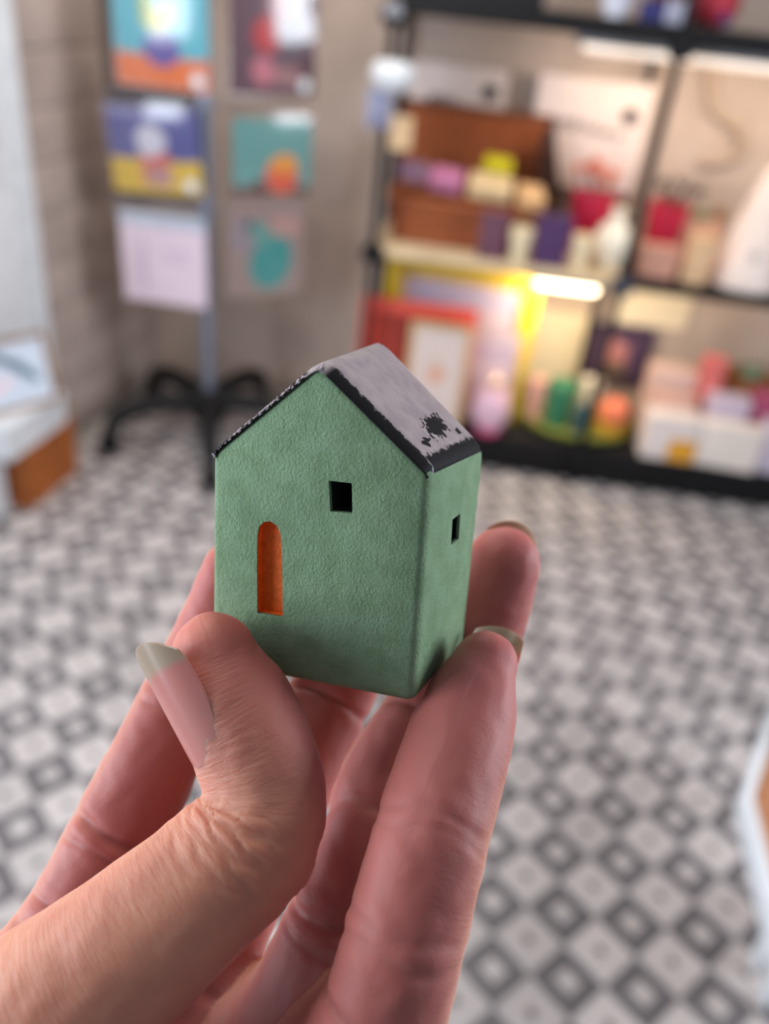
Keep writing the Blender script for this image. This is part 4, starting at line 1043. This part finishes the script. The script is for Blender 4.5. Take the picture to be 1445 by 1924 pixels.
# ================================================================== things by the left wall
M_OAK = mat('orange_wood', (168, 92, 34), .55, var=.25, vscale=25)
t = thing('wooden_crate', 'orange brown wooden crate on the floor by the white door', 'crate', lw(.085, -1.04, 0), WALL_A)
for k in range(3):
    z = .035 + .07 * k
    for x in (-.065, .065): obj('slat', MB().box((x, 0, z), (.012, .28, .062), .002), M_OAK, t)
    for y in (-.134, .134): obj('slat', MB().box((0, y, z), (.118, .012, .062), .002), M_OAK, t)
obj('bottom_board', MB().box((0, 0, .008), (.12, .26, .01)), M_OAK, t)
for x in (-.05, .05):
    for y in (-.12, .12): obj('corner_post', MB().box((x, y, .105), (.016, .016, .21)), M_OAK, t)
t = thing('white_carton', 'white carton lying on top of the wooden crate', 'box', lw(.085, -1.09, .2105), WALL_A)
obj('body', MB().box((0, 0, .045), (.15, .30, .09), .004), M_WHITE, t); obj('lid', MB().box((0, 0, .10), (.156, .306, .022), .003), M_WHITE, t)
t = thing('framed_print', 'small framed print of dark blue strokes leaning above the white carton', 'picture', lw(.12, -1.12, .3225), WALL_A + math.pi / 2)
t.rotation_euler = (-.25, 0, WALL_A + math.pi / 2 - .5)
for x in (-.13, .13): obj('frame_rail', MB().box((x, 0, .11), (.014, .014, .22), .002), mat('thin_oak', (150, 112, 80), .5), t)
for z in (.007, .213): obj('frame_rail', MB().box((0, 0, z), (.246, .014, .014), .002), mat('thin_oak', (150, 112, 80), .5), t)
obj('picture', MB().box((0, 0, 0), (.25, .004, .20)), print_mat('blue_strokes', (208, 220, 236), [('e', -.01, .05, .07, .014, (70, 92, 116), -.5), ('e', .05, .0, .05, .016, (96, 124, 146), -.6), ('e', -.06, -.04, .08, .02, (236, 214, 226), .4)]), t, loc=(0, .002, .11))
t = thing('white_carton', 'white carton standing on the floor in front of the crate', 'box', lw(.05, -1.36, 0), WALL_A)
obj('body', MB().box((0, 0, .10), (.10, .32, .20), .004), M_WHITE, t); obj('lid', MB().box((0, 0, .205), (.106, .326, .03), .003), M_WHITE, t)

# ================================================================== low display table at the right
TH_ = .42
c0 = floor_at(1396, 1490, TH_); e_a = floor_at(1445, 1345, TH_) - c0; e_b = floor_at(1445, 1690, TH_) - c0
e_a /= np.linalg.norm(e_a); e_b /= np.linalg.norm(e_b)
t = thing('display_table', 'low display table with white rim and brown board top', 'table', tuple(c0 * np.array([1, 1, 0])), 0)
la, lb = .55, .6
poly = [np.zeros(3), e_b * lb, e_b * lb + (e_a - e_b * .2) * la + np.array([.25, 0, 0]), e_a * la + np.array([.12, 0, 0]), e_a * la]
poly = [p * np.array([1, 1, 0]) for p in poly]
ctr = sum(poly) / len(poly)
def inset_poly(s): 
    out = []
    n = len(poly)
    for i in range(n):
        p0, p1, p2 = poly[i - 1], poly[i], poly[(i + 1) % n]
        d1 = (p1 - p0) / np.linalg.norm(p1 - p0); d2 = (p2 - p1) / np.linalg.norm(p2 - p1)
        n1 = np.array([-d1[1], d1[0], 0]); n2 = np.array([-d2[1], d2[0], 0]); b = n1 + n2; b /= (1 + n1 @ n2)
        if (ctr - p1) @ b < 0: b = -b
        out.append(p1 + b * s)
    return out
def slab(pp, z0, z1):
    n = len(pp); return MB().add([(p[0], p[1], z0) for p in pp] + [(p[0], p[1], z1) for p in pp], [tuple(range(n))[::-1], tuple(range(n, 2 * n))] + [(i, (i + 1) % n, (i + 1) % n + n, i + n) for i in range(n)])
inn = inset_poly(.016); n = len(poly)
mb = MB(); vv = []
for pp, z in ((poly, TH_ - .05), (poly, TH_), (inn, TH_), (inn, TH_ - .05)): vv += [(p[0], p[1], z) for p in pp]
ff = []
for k in range(4):
    a, b = k * n, ((k + 1) % 4) * n
    ff += [(a + i, a + (i + 1) % n, b + (i + 1) % n, b + i) for i in range(n)]
obj('rim', mb.add(vv, ff), M_WHITE, t, smooth=False)
obj('top_board', slab(inset_poly(.0175), TH_ - .04, TH_ - .02), mat('kraft_board', (176, 118, 80), .6, var=.1), t)
for p in inset_poly(.16)[:4]: obj('leg', MB().box((p[0], p[1], (TH_ - .04) / 2), (.035, .035, TH_ - .04), .003), M_WHITE, t)
ob = c0 + e_a * .22 + np.array([.115, 0, 0]); 
t2 = thing('black_box', 'black box standing on the low display table', 'box', (ob[0], ob[1], TH_ - .019), .3)
obj('body', MB().box((0, 0, .03), (.10, .14, .06), .004), M_BLACK, t2); obj('lid', MB().box((0, 0, .069), (.104, .144, .018), .003), M_BLACK, t2)
